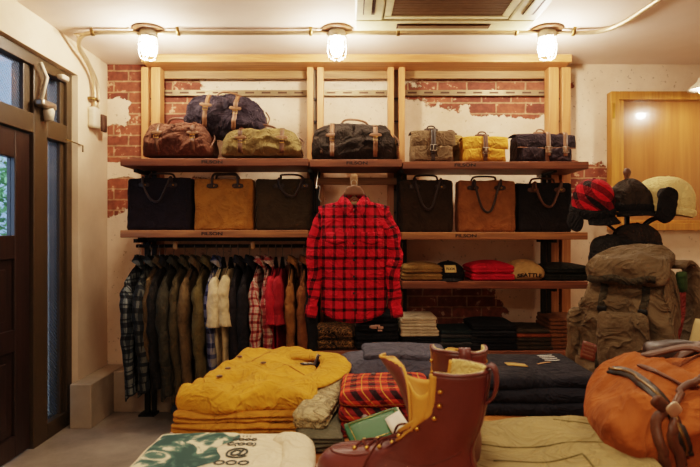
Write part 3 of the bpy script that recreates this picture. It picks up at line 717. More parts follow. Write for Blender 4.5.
d_ = duffel('dark navy duffel bag lying across the brown and olive duffels', (P(226, 100, 3.40).x, 3.42, zt+.165), (.49, .25, .235), c_nav, M['ltan'], .06, 8, (-.24, .12), .016, sag=-.02, tilt=.10)
duffel('black duffel bag with tan leather straps alone on the middle shelf', (P(354, 0, 3.38).x, 3.39, zt-.006), (.52, .25, .23), c_blk, M['ltan'], .02, 12, (-.26, .24), .012)

def flapbag(label, loc, size, mat, smat, rotz=0, seed=1, straps=(0,), group='small field bags on the top shelf', flap=None, pocket=True, trim=None):
    w, d, h = size
    t = thing('field_bag', label, 'bag', loc, (0,0,rotz), group)
    def df(p):
        q = wr(p, .006, 12, seed); q.x *= 1+.06*(1-p.z/h)
        if p.z < .01: q.z = 0
        return q
    b = MB(); b.rbox(size, (.02, d*.3, .015), (20,12,14), df); b.build('body', mat, t); bv = b.bvh()
    fh = h*.46
    def fl(u, v):
        x = (u-.5)*w*1.06; dd = v
        k = v/.42
        if v < .42: y = d*.42-(d*.42+d*.52)*k; z = h+.006+.006*math.sin(k*PI)
        else: k = (v-.42)/.58; y = -d*.52-.010*math.sin(k*PI*.8)-.004; z = h+.004-fh*k-.004*math.sin(k*PI)
        p = Vector((x, y, z)); e = abs(2*u-1)
        p += noise.noise_vector(p*12+Vector((seed,0,0)))*.004
        p.z -= .006*e**4; p.z -= .007*(1-e)*(v > .9)
        return p
    MB().sheet(fl, 18, 18).build('flap', flap or mat, t, solid=.005)
    if trim:
        MB().tube([fl(i/20, 1)+Vector((0,-.003,0)) for i in range(21)], .0035, 6).build('flap_edge', trim, t)
    for sx in straps:
        x = sx*w; yf = -d*.52-.020
        sp_ = MB().strap(smoothpath([(x,-d*.2,h+.018),(x,yf+.01,h+.014),(x,yf,h-.02),(x,yf-.004,h-fh),(x,yf,h-fh-.05)], 4), .026, .005, (1,0,0)).build('strap', smat, t)
        m = MB(); c = Vector((x, yf-.006, h-fh-.012))
        m.tube([c+Vector(v) for v in ((-.019,0,-.017),(.019,0,-.017),(.019,0,.017),(-.019,0,.017))], .003, 6, True); m.tube([c+Vector((0,0,-.016)), c+Vector((0,-.002,.014))], .002, 6)
        m.build('buckle', M['steel'], sp_)
        MB().rbox((.03,.006,.08), (.008,.003,.012), (4,2,6), base=(x, -d*.5-.012, .01)).build('lower_strap', smat, t)
    MB().rbox((.09,.012,.022), (.03,.005,.01), (10,3,4), base=(0, 0, h+.014)).build('leather_reinforcement', smat, t)
    MB().tube(smoothpath([(-.03,0,h+.02),(-.02,0,h+.042),(0,0,h+.048),(.02,0,h+.042),(.03,0,h+.02)], 5), .005, 8).build('handle', smat, t)
    if pocket:
        for sd in (-1, 1):
            MB().rbox((w*.42, .03, h*.5), (.02,.012,.02), (8,4,8), lambda p: wr(p, .004, 16, seed+sd), base=(sd*w*.25, -d*.5-.006, .008)).build('pocket', mat, t)
    return t
flapbag('olive canvas field bag with dark leather strap, leftmost of the small bags', P(431, 160.5, 3.33)+Vector((0,.0,0)), (.25, .13, .185), cloth('fb_olive', (108, 86, 62), bump=.5), M['ldark'], .02, 3)
flapbag('tan bag mostly hidden between the olive and yellow field bags', (P(451, 160, 3.45).x, 3.47, zt-.018), (.12, .1, .185), cloth('fb_tan', (150, 120, 70), bump=.5), M['lbrown'], .0, 4, straps=(), pocket=False)
flapbag('mustard yellow canvas field bag with brown strap and buckle', P(482, 160.5, 3.33), (.255, .14, .15), cloth('fb_yellow', (206, 146, 52), bump=.5), M['lbrown'], .0, 6)
flapbag('navy field bag with pale edged flap at the right end of the top shelf', P(540, 161, 3.36), (.345, .15, .17), cloth('fb_navy', (42, 32, 38), bump=.5), M['ltan'], .10, 9, straps=(.02, .33), trim=M['ltan'])
for o in COL.objects:
    if o.name.startswith('field_bag'): o.location.z = zt-.018

def tote(label, px0, px1, ztop_px, mat, smat, d=3.36, zb=z2, rotz=0., seed=1, hand=(-.14, .16), drop=.11, up=False, dpt=.13, seamy=True):
    w = (px1-px0)/F*(d-.06); h = (230.5-ztop_px)/F*d*.985
    t = thing('tote_bag', label, 'bag', ((px0+px1)/2*0+P((px0+px1)/2, 0, d-.03).x, d, zb), (0,0,rotz), 'tote bags on the second shelf')
    def df(p):
        q = wr(p, .006, 7, seed); k = p.z/h
        q.y *= 1-.35*k*(1-.6*abs(2*p.x/w)**6)
        if p.z < .012: q.z = 0
        q.z += .006*noise.noise(Vector((p.x*8, seed, 0)))*k
        return q
    b = MB(); b.rbox((w, dpt, h), (.022, .03, .016), (22, 10, 20), df); b.build('body', mat, t); bv = b.bvh()
    m = MB()
    for x in (-w*.44, w*.42):
        q = drape(bv, [(x, -1, h*(.05+.9*i/10)) for i in range(11)], (0,1,0), .0005)
        if len(q) > 2: m.tube(q, .0022, 5)
    if seamy:
        q = drape(bv, [(-w*.43+w*.86*i/14, -1, h*.82) for i in range(15)], (0,1,0), .0005); m.tube(q, .002, 5)
    m.build('seams', mat, t)
    y0 = -dpt*.5-.004
    hx0, hx1 = hand[0]*w*1.6, hand[1]*w*1.6
    if not up:
        p = smoothpath([(hx0, y0+.012, h-.05), (hx0-.004, y0+.006, h-.02), (hx0+.004, y0-.006, h-.0), (hx0+.008, y0-.016, h-.04), ((hx0*.7+hx1*.3), y0-.018, h-drop), ((hx0+hx1)/2+.02, y0-.018, h-drop-.012), (hx1-.02, y0-.015, h-.05), (hx1, y0-.004, h+.002), (hx1+.004, y0+.008, h-.03)], 6)
    else:
        p = smoothpath([(hx0, y0+.012, h-.05), (hx0, y0+.012, h), (hx0*.8, y0+.03, h+.03), (0, .0, h+.034), (hx1*.8, y0+.03, h+.03), (hx1, y0+.012, h), (hx1, y0+.012, h-.05)], 6)
    MB().strap(p, .018, .005, (0,.25,1) if False else (1,.0,.15)).build('handle', smat, t) if False else MB().tube(p, .0075, 8).build('handle', smat, t)
    p = smoothpath([(hx0, -y0-.03, h-.03), (hx0*.9, .02, h+.015), (hx0*.6, .01, h+.03), (hx1*.6, .01, h+.03), (hx1*.9, .02, h+.015), (hx1, -y0-.03, h-.03)], 6)
    MB().tube(p, .0065, 8).build('handle', smat, t)
    for x in (hx0, hx1):
        q = hit(bv, (x, -1, h-.045), (0,1,0), .003)
        if q:
            MB().rbox((.07, .005, .03), (.025,.002,.012), (8,2,6), base=q-Vector((0,0,.014))).build('leather_patch', smat, t)
            MB().lathe([(0,-.004),(.006,-.003),(.006,.002),(0,.002)], 10, 'Y', q+Vector((.008,-.002,.002))).build('rivet', M['brass'], t)
    return t
tote('dark navy briefcase bag at the left end of the second shelf', 128, 193, 178, cloth('t_navy', (36, 28, 34), bump=.35), M['ldark'], seed=1, hand=(-.15, .12), drop=.13)
tote('golden tan canvas briefcase bag between the navy and olive ones', 195, 254, 179, cloth('t_tan', (176, 122, 54), bump=.45), M['ldark'], seed=2, hand=(-.12, .15), up=True, seamy=False)
tote('dark olive briefcase bag at the right end of the left shelf', 256, 312, 179, cloth('t_olive', (66, 54, 34), bump=.35), M['ldark'], seed=3, hand=(-.05, .22), drop=.095)
tote('dark brown-green tote bag beside the plaid shirt', 399, 453, 178, cloth('t_brown', (58, 44, 28), bump=.35), M['ldark'], zb=z2-.012, seed=4, hand=(-.14, .16), drop=.16)
tote('light brown canvas tote bag with long dark leather handles', 457, 515, 179, cloth('t_lt', (150, 98, 58), bump=.35), M['ldark'], zb=z2-.012, seed=5, hand=(-.15, .14), drop=.17)
tote('black tote bag at the right end of the second shelf', 517, 571, 181, cloth('t_blk', (26, 21, 20), bump=.3), M['lbrown'], zb=z2-.012, seed=6, hand=(-.14, .17), drop=.13)

# ------------------------------------------------------------------ folded things
def folded(name, label, cat, mat, loc, size, rotz=0, seed=1, layers=2, group=None, amp=.006, dome=0., r=None, n=(22,18,8), parent=None, tilt=(0,0), bulge=0., thing_=True, shape=None):
    w, d, h = size
    def df(p):
        q = p.copy(); e = max(abs(2*p.x/w), abs(2*p.y/d))
        if layers > 1:
            g = abs(math.sin(PI*layers*min(max(p.z/h, 0), 1)))**.5
            k = (1-g)*.010*min(1, max(0, (e-.8)/.2))
            q.x -= math.copysign(k, p.x)*(1 if abs(2*p.x/w) > .8 else 0); q.y -= math.copysign(k, p.y)*(1 if abs(2*p.y/d) > .8 else 0)
        top = p.z/h
        q.z += dome*(1-min(1, abs(2*p.x/w)**2.2))*(1-min(1, abs(2*p.y/d)**2.2)+.0)*top
        if amp:
            nv = noise.noise_vector(Vector((p.x*9+seed*7, p.y*9, p.z*14+seed)))*amp + noise.noise_vector(Vector((p.x*22+seed*7, p.y*16, p.z*30)))*amp*.4
            nv.z = nv.z*top if p.z > h*.15 else 0
            q += nv
        if shape: q = shape(q)
        return q
    b = MB(); b.rbox(size, r or (h*.5, h*.5, h*.48), n, df)
    o = b.build(name, mat, None); o.location = loc; o.rotation_euler = (tilt[0], tilt[1], rotz)
    tag(o, label, cat, group)
    return o, b
def pile(n, loc, size, mats, label_fn, name, cat, group, seed=1, jx=.006, rotz=0., layers=2, dome_top=0., amp=.004):
    x, y, z = loc; w, d, h = size; out = []
    for i in range(n):
        rn = random.Random(seed*31+i)
        hh = h
        o, b = folded(name, label_fn(i, n), cat, mats[i % len(mats)], (x+rn.uniform(-jx, jx), y+rn.uniform(-jx, jx), z), (w*(1-.02*i), d, hh), rotz+rn.uniform(-.03, .03), seed+i*3, layers, group, amp=amp, dome=dome_top if i == n-1 else 0)
        z += hh*.97; out.append((o, b))
    return out
def ordinal(i, n, words='pile'):
    return 'topmost' if i == n-1 else ('bottom' if i == 0 else ['second', 'third', 'fourth', 'fifth', 'sixth', 'seventh', 'eighth'][i-1]+' from the bottom')

# third shelf
zz = z3-.004
Y3 = 3.36
tan_ = cloth('f_tan', (146, 112, 62)); red_ = cloth('f_red', (206, 30, 56)); grn_ = cloth('f_green', (34, 34, 26)); cream_ = cloth('f_cream', (206, 168, 112)); blk_ = cloth('f_black', (22, 20, 22))
pile(2, (X(421, Y3-.08), Y3, zz), (.25, .26, .045), [tan_], lambda i, n: 'tan folded shirt on the third shelf, %s of two' % ('upper' if i else 'lower'), 'folded_shirt', 'shirt', 'folded clothes on the third shelf', 4, dome_top=.022)
def cap(label, loc, mat, rotz, size=.095, patch=None):
    t = thing('baseball_cap', label, 'cap', loc, (0,0,rotz))
    cm_ = MB(); cm_.sheet(lambda u, v: Vector((math.cos(2*PI*u)*size*1.05*math.sin(v*PI/2), math.sin(2*PI*u)*size*math.sin(v*PI/2), .018+size*1.0*math.cos(v*PI/2)**.8)), 28, 12); cb_ = cm_.bvh(); cm_.build('crown', mat, t, solid=.003)
    MB().sheet(lambda u, v: Vector(((u-.5)*2*size*.95, -size*.85*math.sqrt(max(0, 1-(2*u-1)**2*.9))-v*.06*math.sqrt(max(.02, 1-(2*u-1)**2)), .02-.018*v-.02*(2*u-1)**2*v)), 16, 6).build('visor', mat, t, solid=.004)
    MB().lathe([(0,0),(.008,0),(.006,.005),(0,.006)], 10, 'Z', (0,0,.018+size)).build('top_button', mat, t)
    if patch:
        def pf_(x, z, off):
            q = hit(cb_, (x, -1, z), (0,1,0), off); return q if q else Vector((x, -size, z))
        pq = MB().sheet(lambda u, v: pf_((u-.5)*.068, .050+.042*v, .005), 6, 6).build('patch', patch, t, solid=.003)
        tl_ = text('patch_letters', 'FILSON', .019, M['rubber'], pq, (0,0,0), (0,0,0), bold=.0006)
        for v in tl_.data.vertices: v.co = pf_(v.co.x*.85, .071+v.co.y, .0075+v.co.z)
    return t
cap('black baseball cap with a cream lettered patch on the third shelf', (X(451, 3.23), 3.33, zz), cloth('capblack', (24, 21, 20)), 0, .095, plain('cream_patch', (226, 196, 130), .8))
pile(2, (X(491, Y3-.08), Y3, zz), (.27, .26, .046), [red_], lambda i, n: 'bright red folded tee shirt, %s of two beside the black cap' % ('upper' if i else 'lower'), 'folded_tee_shirt', 'tee shirt', 'folded clothes on the third shelf', 7, dome_top=.03)
o, b = folded('folded_tee_shirt', 'cream folded tee shirt with black SEATTLE lettering on the third shelf', 'tee shirt', cream_, (X(527, Y3-.1), Y3-.0, zz), (.225, .25, .08), 0.06, 14, 1, 'folded clothes on the third shelf', dome=.045, r=(.05, .05, .035))
bvv = b.bvh()
tx = text('printed_letters', 'SEATTLE', .040, M['rubber'], o, (0,0,0), (0,0,0), sx=.98, bold=.0014)
for v in tx.data.vertices:
    x_, y_ = v.co.x*.98, v.co.y
    a = math.radians(62)
    q = bvv.ray_cast(Vector((x_, -.5, .034+y_*.8-.10*x_*x_*10)), Vector((0,1,0)))
    if q[0] is not None: v.co = Vector((q[0].x/.98, q[0].y-.0022-v.co.z, q[0].z))
folded('folded_tee_shirt', 'black folded tee shirt peeking out behind the SEATTLE tee shirt', 'tee shirt', blk_, (X(517, Y3), Y3+.12, zz), (.16, .12, .08), 0, 17, 2, 'folded clothes on the third shelf')
pile(2, (X(567, Y3-.1), Y3, zz), (.28, .27, .044), [grn_], lambda i, n: 'dark green folded shirt at the right end of third shelf, %s of two' % ('upper' if i else 'lower'), 'folded_shirt', 'shirt', 'folded clothes on the third shelf', 9, dome_top=.02)
# lowest shelf
zz = z4; Y4 = 3.36
camo_ = camo('camo', [(30, 22, 16), (150, 110, 62), (60, 44, 28), (110, 82, 46), (24, 18, 14)], 26)
pile(2, (X(334, Y4-.1), Y4, zz), (.26, .27, .062), [camo_], lambda i, n: 'brown camouflage folded garment on the lowest shelf, %s of two' % ('upper' if i else 'lower'), 'folded_shirt', 'shirt', 'folded clothes on the lowest shelf', 21, dome_top=.02)
bl = pile(4, (X(377, Y4-.1), Y4, zz), (.27, .27, .055), [blk_], lambda i, n: 'black printed tee shirt folded under the plaid shirt, %s in its pile' % ordinal(i, n), 'folded_tee_shirt', 'tee shirt', 'folded clothes on the lowest shelf', 27, dome_top=.01)
pink = plain('print_pink', (206, 160, 140), .8)
for k, (o, b) in enumerate(bl[:3:2]):
    m = MB(); rn = random.Random(k)
    for q in range(9):
        c = (rn.uniform(-.03, .03), rn.uniform(.014, .044)); rr_ = rn.uniform(.006, .014)
        m.sheet(lambda u, v: Vector((c[0]+(u-.5)*2*rr_*1.4, -.139-.004*rn.random(), c[1]+(v-.5)*rr_)), 2, 2)
    m.build('chest_print', pink, o, solid=.002)
crm = cloth('f_offwhite', (212, 190, 158))
pile(3, (X(421, Y4-.08), Y4+.02, zz), (.26, .27, .026), [blk_], lambda i, n: 'black folded garment under the off-white tees, %s of three' % ordinal(i, n), 'folded_tee_shirt', 'tee shirt', 'folded clothes on the lowest shelf', 61)
pile(6, (X(419, Y4-.08), Y4+.02, zz+.076), (.235, .25, .020), [crm], lambda i, n: 'off-white folded tee shirt on the lowest shelf, %s in its pile' % ordinal(i, n), 'folded_tee_shirt', 'tee shirt', 'off-white tee shirts on the lowest shelf', 33, layers=1, dome_top=.012)
teal = cloth('f_teal', (36, 46, 46)); tl2 = cloth('f_grey', (52, 50, 48))
pile(5, (X(458, Y4-.08), Y4, zz), (.235, .26, .024), [teal, tl2], lambda i, n: 'dark teal-grey folded tee shirt, %s of pile beside the off-white tees' % ordinal(i, n), 'folded_tee_shirt', 'tee shirt', 'folded clothes on the lowest shelf', 41, layers=1)
pile(4, (X(492, Y4-.08), Y4, zz), (.29, .28, .040), [blk_], lambda i, n: 'black folded sweater, %s, middle pile of the lowest shelf' % ordinal(i, n), 'folded_sweater', 'sweater', 'folded clothes on the lowest shelf', 47, dome_top=.02)
olv2 = cloth('f_olive2', (62, 50, 34)); trq = cloth('f_rust', (140, 72, 40))
pile(5, (X(530, Y4-.06), Y4, zz), (.22, .27, .026), [olv2, olv2, olv2, trq], lambda i, n: 'olive-brown folded tee shirt, %s in pile beside the black sweaters' % ordinal(i, n), 'folded_tee_shirt', 'tee shirt', 'folded clothes on the lowest shelf', 53, layers=1)
brn2 = cloth('f_brown2', (122, 78, 44))
pile(8, (X(563, Y4-.02), Y4+.03, zz), (.24, .27, .024), [brn2], lambda i, n: 'brown folded tee shirt, %s, rightmost pile of the lowest shelf' % ordinal(i, n), 'folded_tee_shirt', 'tee shirt', 'folded clothes on the lowest shelf', 57, layers=1)
# something folded lying low behind the rail
folded('folded_jeans', 'blue-grey folded jeans lying low under the hanging clothes', 'jeans', cloth('jeans', (72, 84, 104)), (X(215, 3.45), 3.40, 0), (.5, .2, .13), 0, 91, 3, None)

# ------------------------------------------------------------------ tables
TZ = .65
def table(label, x0, x1, y0, y1):
    t = thing('display_table', label, 'table', ((x0+x1)/2, (y0+y1)/2, 0))
    w, d = (x1-x0)/2, (y1-y0)/2
    MB().box((-w, -d, TZ-.035), (w, d, TZ)).build('tabletop', M['table'], t, bevel=.004)
    MB().box((-w-.002, -d, TZ-.06), (-w+.02, d, TZ-.002)).build('side_apron', M['darkwood'], t, smooth=False)
    for sx in (-1, 1):
        for sy in (-1, 1):
            MB().box((sx*(w-.05)-.03, sy*(d-.06)-.03, 0), (sx*(w-.05)+.03, sy*(d-.06)+.03, TZ-.035)).build('leg', M['darkwood'], t, smooth=False)
table('wooden display table carrying the yellow shirts and the boots', -.455, .49, .5, 1.86)
table('wooden display table on the right carrying the rucksack and orange bag', .50, 1.6, .5, 2.15)

# yellow shirts
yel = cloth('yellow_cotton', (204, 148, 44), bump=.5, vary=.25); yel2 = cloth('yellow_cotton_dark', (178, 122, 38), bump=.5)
def yshape(k):
    def f(p):
        v = max(0, min(1, (p.y+.25)/.50)); th_ = p.z/.05
        q = p.copy()
        q.x = q.x*(1.0-.44*max(0, v-.12)**1.05)+.03*(v-.3)
        q.z += (.03*v if k else .018*v)*th_
        if k:
            fr_ = max(0, .62-v)*1.6
            n_ = abs(noise.noise(Vector((p.x*7+.7*p.y*6, p.y*11-p.x*3, 1.3))))
            q.z += (.030*(1-n_*2.6))*fr_*th_
            q.z += .012*(1-abs(noise.noise(Vector((p.x*5+9, p.y*16, 4)))*3))*fr_*th_
            q.y += .02*math.sin(p.x*22)*fr_*(1 if p.y < 0 else .2)
            q.z += .006*noise.noise(Vector((p.x*14, p.y*8, 7)))*th_
        else:
            q.y += .012*math.sin(p.x*19+k)
        return q
    return f
for k in range(3):
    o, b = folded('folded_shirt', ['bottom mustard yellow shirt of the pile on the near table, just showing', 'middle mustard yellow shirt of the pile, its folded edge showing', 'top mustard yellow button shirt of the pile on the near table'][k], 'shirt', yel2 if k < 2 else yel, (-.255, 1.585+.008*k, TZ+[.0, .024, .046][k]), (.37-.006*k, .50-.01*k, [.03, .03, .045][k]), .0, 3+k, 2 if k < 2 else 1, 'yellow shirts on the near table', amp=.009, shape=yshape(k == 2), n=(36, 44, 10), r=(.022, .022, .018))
    if k < 2:
        pass
ysh, yb = o, b; yv = yb.bvh()
for (x, y) in ((-.10, -.02), (.0, .0), (-.105, -.10), (-.09, .10)):
    q = hit(yv, (x, y, 1), (0,0,-1), .003)
    if q: MB().lathe([(0,0),(.0085,0),(.009,.002),(.006,.0035),(0,.003)], 14, 'Z', q).build('button', plain('brown_button', (92, 58, 24), .3), ysh)
m = MB(); ln = drape(yv, [(-.04+.03*i/12, .04+.16*i/12, 1) for i in range(13)], (0,0,-1), .0); m.tube(ln, .0025, 5)
ln = drape(yv, [(.06+.10*i/12, -.02-.075*i/12, 1) for i in range(13)], (0,0,-1), .0); m.tube(ln, .0028, 5)
ln = drape(yv, [(.06+.03*i/12, -.02+.06*i/12, 1) for i in range(13)], (0,0,-1), .0); m.tube(ln, .0028, 5)
m.build('seams', yel2, ysh)
def ylab(u, v):
    x, y = .115+u*.055-v*.014, .03+v*.03-u*.012
    q = hit(yv, (x, y, 1), (0,0,-1), .003); return q if q else Vector((x, y, .09))
MB().sheet(ylab, 6, 4).build('neck_label', plain('label_dark', (40, 30, 28), .7), ysh, solid=.002)
m = MB(); 
for k in range(3):
    m.sheet(lambda u, v: ylab(.12+k*.28+u*.18, .25+v*.5)+Vector((0,0,.003)), 2, 2)
m.build('label_print', plain('label_white', (200, 190, 170), .7), ysh)
def sleeve_f(o_, pts, rs, mat, seed, flat=.4):
    pts = smoothpath(pts, 6); r2 = smoothpath([(a,0,0) for a in rs], 6); rr = []
    for i, p in enumerate(pts):
        tg = (pts[min(i+1, len(pts)-1)]-pts[max(i-1, 0)]).normalized(); side = tg.cross(Vector((0,0,1))).normalized(); up = side.cross(tg)
        rr.append([p+side*math.cos(2*PI*k/16)*r2[i].x+up*math.sin(2*PI*k/16)*r2[i].x*flat+noise.noise_vector(p*14+Vector((k*.3, seed, 0)))*.006 for k in range(16)])
    return MB().loft(rr).build('sleeve', mat, o_)
sleeve_f(ysh, [(.07,.14,.058), (.13,.13,.066), (.205,.06,.070), (.205,-.03,.058), (.15,-.12,.048), (.07,-.18,.045)], [.03,.044,.044,.048,.048,.03], yel, 2, .26)

# white tee
wt = cloth('white_cotton', (226, 208, 176), bump=.35, vary=.12)
o, b = folded('printed_tee_shirt', 'cream white tee shirt with a green printed picture on near table corner', 'tee shirt', wt, (-.285, 1.10, TZ), (.33, .36, .036), -.03, 71, 2, None, amp=.004, n=(30,30,6))
wv = b.bvh()
def green_mat():
    m, nt, b_ = newmat('green_print'); tc = N(nt, 'ShaderNodeTexCoord')
    n = N(nt, 'ShaderNodeTexNoise', i_Scale=16.0, i_Detail=4.0, i_Distortion=1.5); L(nt, tc.outputs['Object'], n.inputs['Vector'])
    L(nt, ramp(nt, n.outputs['Fac'], [(.45, srgb((22, 62, 58))), (.56, srgb((70, 104, 90))), (.64, srgb((214, 204, 170)))]), b_.inputs['Base Color']); b_.inputs['Roughness'].default_value = .85
    return m
def gp(u, v):
    x = -.155+u*.165; y = .165-v*.32
    x += (1-abs(2*v-1)**1.5)*0 ; e = math.sin(PI*min(1, max(0, v)))
    x = -.152 + u*(.06+.11*math.cos(v*1.2)+.015*math.sin(v*17))
    q = hit(wv, (x, y, 1), (0,0,-1), .0012); return q if q else Vector((x, y, .036))
MB().sheet(gp, 16, 26).build('printed_picture', green_mat(), o)
ink = plain('print_ink', (52, 60, 52), .8)
for (s_, y, z_) in (('. . .', .150, .016), ('COOD', .125, .018), ('C(OO)', .095, .022), ('@', .05, .05), ('OOO', .0, .03)):
    tx = text('printed_letters', s_, z_, ink, o, (0,0,0), (0,0,0), bold=.0006)
    for v in tx.data.vertices:
        q = wv.ray_cast(Vector((v.co.x+.045, v.co.y+y, 1)), Vector((0,0,-1)))
        if q[0] is not None: v.co = Vector((q[0].x, q[0].y, q[0].z+.0015+v.co.z))
sleeve_f(o, [(.12,.14,.03), (.165,.10,.034), (.178,.0,.03), (.165,-.12,.028)], [.03,.035,.035,.03], wt, 8, .5)

# cream knit pile left of red plaid, with grey edge below
kn = cloth('cream_knit', (190, 170, 128), bump=.8, wr=30); gy = cloth('grey_green', (96, 92, 74))
o, _ = folded('folded_jeans', 'grey-green folded garment under the cream knit, beside the plaid shirts', 'trousers', gy, (-.075, 1.33, TZ), (.115, .20, .022), .12, 73, 2, None)
folded('folded_trousers', 'second grey-green folded garment between table and cream knit', 'trousers', gy, (-.075, 1.33, TZ+.021), (.11, .20, .020), .08, 75, 2, None)
folded('folded_knit', 'cream knitted garment folded beside the red-orange plaid shirts', 'knitwear', kn, (-.072, 1.42, TZ+.04), (.09, .30, .05), -.18, 74, 2, None, tilt=(.06,0))
# red-orange plaid pile
rp = plaid('orange_red_plaid', (206, 66, 40), (42, 18, 22), .05, ((.0,.36),), thin=(222, 160, 60), thinpos=(.62,), thinw=.05, mid=(122, 30, 28), bump=.4)
for k in range(3):
    o, b = folded('folded_plaid_shirt', ['bottom orange-red plaid flannel shirt of the pile behind the boots', 'middle orange-red plaid flannel shirt with a button on its edge', 'top orange-red plaid flannel shirt of the pile behind the boots'][k], 'shirt', rp, (.092, 1.43, TZ+k*.036), (.245-.004*k, .22, .037), .02-.03*k, 80+k*2, 1, 'orange-red plaid shirts behind the boots', amp=.005, dome=.006)
    if k == 1: MB().lathe([(0,-.003),(.007,-.003),(.008,0),(0,.002)], 12, 'Y', (-.055,-.112,.018)).build('button', plain('pearl_button', (150, 130, 120), .3), o)
    if k == 2: MB().lathe([(0,0),(.007,0),(.007,.003),(0,.003)], 12, 'Z', (-.03,.06,.042)).build('button', plain('pearl_button2', (90, 70, 66), .3), o)
# book + paper
bk = thing('book', 'green hardcover book leaning between plaid shirts and boots', 'book', (.062, 1.215, TZ+.052), (.25, -.25, .22))
MB().rbox((.13, .09, .022), .003, (4,4,4)).build('cover', plain('green_cover', (38, 92, 46), .5), bk)
m = MB()
for a, b_ in (((-.055,-.037),(.055,-.037)), ((.055,-.037),(.055,.037)), ((.055,.037),(-.055,.037)), ((-.055,.037),(-.055,-.037))): m.tube([(a[0],a[1],.0225),(b_[0],b_[1],.0225)], .0008, 4)
m.build('gold_border', M['brass'], bk)
MB().box((.058,-.042,.002),(.0665,.042,.02)).build('page_edge', plain('pages', (220, 205, 170), .8), bk, smooth=False)
sp = MB().rbox((.04,.07,.04), (.004,.004,.004), (4,4,4)).build('price_card', plain('card', (226, 214, 196), .7), None); sp.location = (.118, 1.20, TZ+.055); sp.rotation_euler = (0.1,-.5,.15)
tag(sp, 'white card packet beside the green book behind the boot laces', 'card')
st_ = MB().rbox((.13,.10,.05), (.004,.004,.004), (4,4,4)).build('shoe_box_lid', plain('box_dark', (60, 30, 24), .8), None); st_.location = (.07, 1.225, TZ); st_.rotation_euler = (0,0,.2)
tag(st_, 'dark brown box under the green book behind the boots', 'box')
# blue-grey item behind
bg = cloth('blue_grey', (76, 76, 88), bump=.5); nv = cloth('navy_sweat', (28, 28, 36), bump=.4)
o_ = folded('folded_sweatshirt', 'blue-grey folded sweatshirt behind the orange-red plaid shirts', 'sweatshirt', bg, (.115, 1.70, TZ), (.33, .22, .115), .04, 93, 2, None, amp=.01, tilt=(.0,0), n=(26,18,10), dome=.015)
folded('folded_sweatshirt', 'upper blue-grey sweatshirt of the pair behind the plaid shirts', 'sweatshirt', bg, (.17, 1.72, TZ+.11), (.26, .18, .03), .0, 95, 1, None, amp=.008)
# navy pile
for k in range(3):
    o, b = folded('folded_sweatshirt', ['lowest navy sweatshirt of the pile between boots and rucksack', 'middle navy sweatshirt of the pile between boots and rucksack', 'top navy sweatshirt with a small print, between boots and rucksack'][k], 'sweatshirt', nv, (.555-.01*k, 1.64, TZ+k*.034), (.38-.02*k, .34-.02*k, .036), -.10+.06*k, 96+k, 1, 'navy sweatshirts on the table', amp=.008, dome=.012)
bv2 = b.bvh()
def onp(bvx, x, y, off=.0018):
    q = hit(bvx, (x, y, 1), (0,0,-1), off); return q if q else Vector((x, y, .04))
MB().sheet(lambda u, v: onp(bv2, -.075+u*.055, -.05+v*.035-u*.015), 4, 3).build('sewn_tag', plain('gold_tag', (170, 130, 50), .6), o, solid=.001)
m = MB()
for i in range(4): m.strap([onp(bv2, .06+.05*t/4, .02+.02*i+.012*t/4, .003) for t in range(5)], .006, .001, (0,1,0))
m.build('chest_print', plain('print_white', (214, 210, 200), .7), o)
m = MB(); m.strap([onp(bv2, .02+.05*t/6, -.03+.03*t/6, .003) for t in range(7)], .006, .001, (0,1,0)); m.build('embroidered_pick', plain('print_tan', (190, 140, 90), .7), o)
# second dark garment sloping left of the navy pile
folded('folded_trousers', 'black-navy folded trousers stretching from the boots to the navy pile', 'trousers', cloth('dark_navy', (34, 34, 40)), (.385, 1.74, TZ), (.26, .22, .085), -.3, 101, 2, None, amp=.01)

# khaki pants
kh = cloth('khaki', (146, 126, 82), bump=.45, vary=.2)
def khs(p):
    q = p.copy(); q.z += .02*math.sin(p.x*14+p.y*5)*(p.z/.06) ; return q
o, b = folded('folded_trousers', 'lower khaki trousers of the pair in front of the orange bag', 'trousers', kh, (.415, 1.08, TZ), (.40, .40, .035), -.12, 111, 1, 'khaki trousers on the table', amp=.007)
o, b = folded('folded_trousers', 'upper khaki trousers of the pair in front of the orange bag', 'trousers', kh, (.405, 1.09, TZ+.034), (.37, .38, .035), -.16, 113, 1, 'khaki trousers on the table', amp=.009, shape=khs, n=(30,26,8))
kv = b.bvh()
m = MB()
for a, c in (((-.16,.03),(.15,.02)), ((-.12,-.06),(.05,-.03)), ((.05,-.03),(.06,-.12)), ((.03,.14),(.16,.12))):
    m.tube([onp(kv, a[0]+(c[0]-a[0])*i/10, a[1]+(c[1]-a[1])*i/10, .0) for i in range(11)], .0022, 5)
m.build('seams', cloth('khaki_dark', (110, 96, 54)), o)
for (x, y) in ((.15,-.10), (.16,-.03)):
    MB().lathe([(0,0),(.008,0),(.008,.003),(0,.003)], 12, 'Z', onp(kv, x, y)).build('button', M['darkbrass'], o)

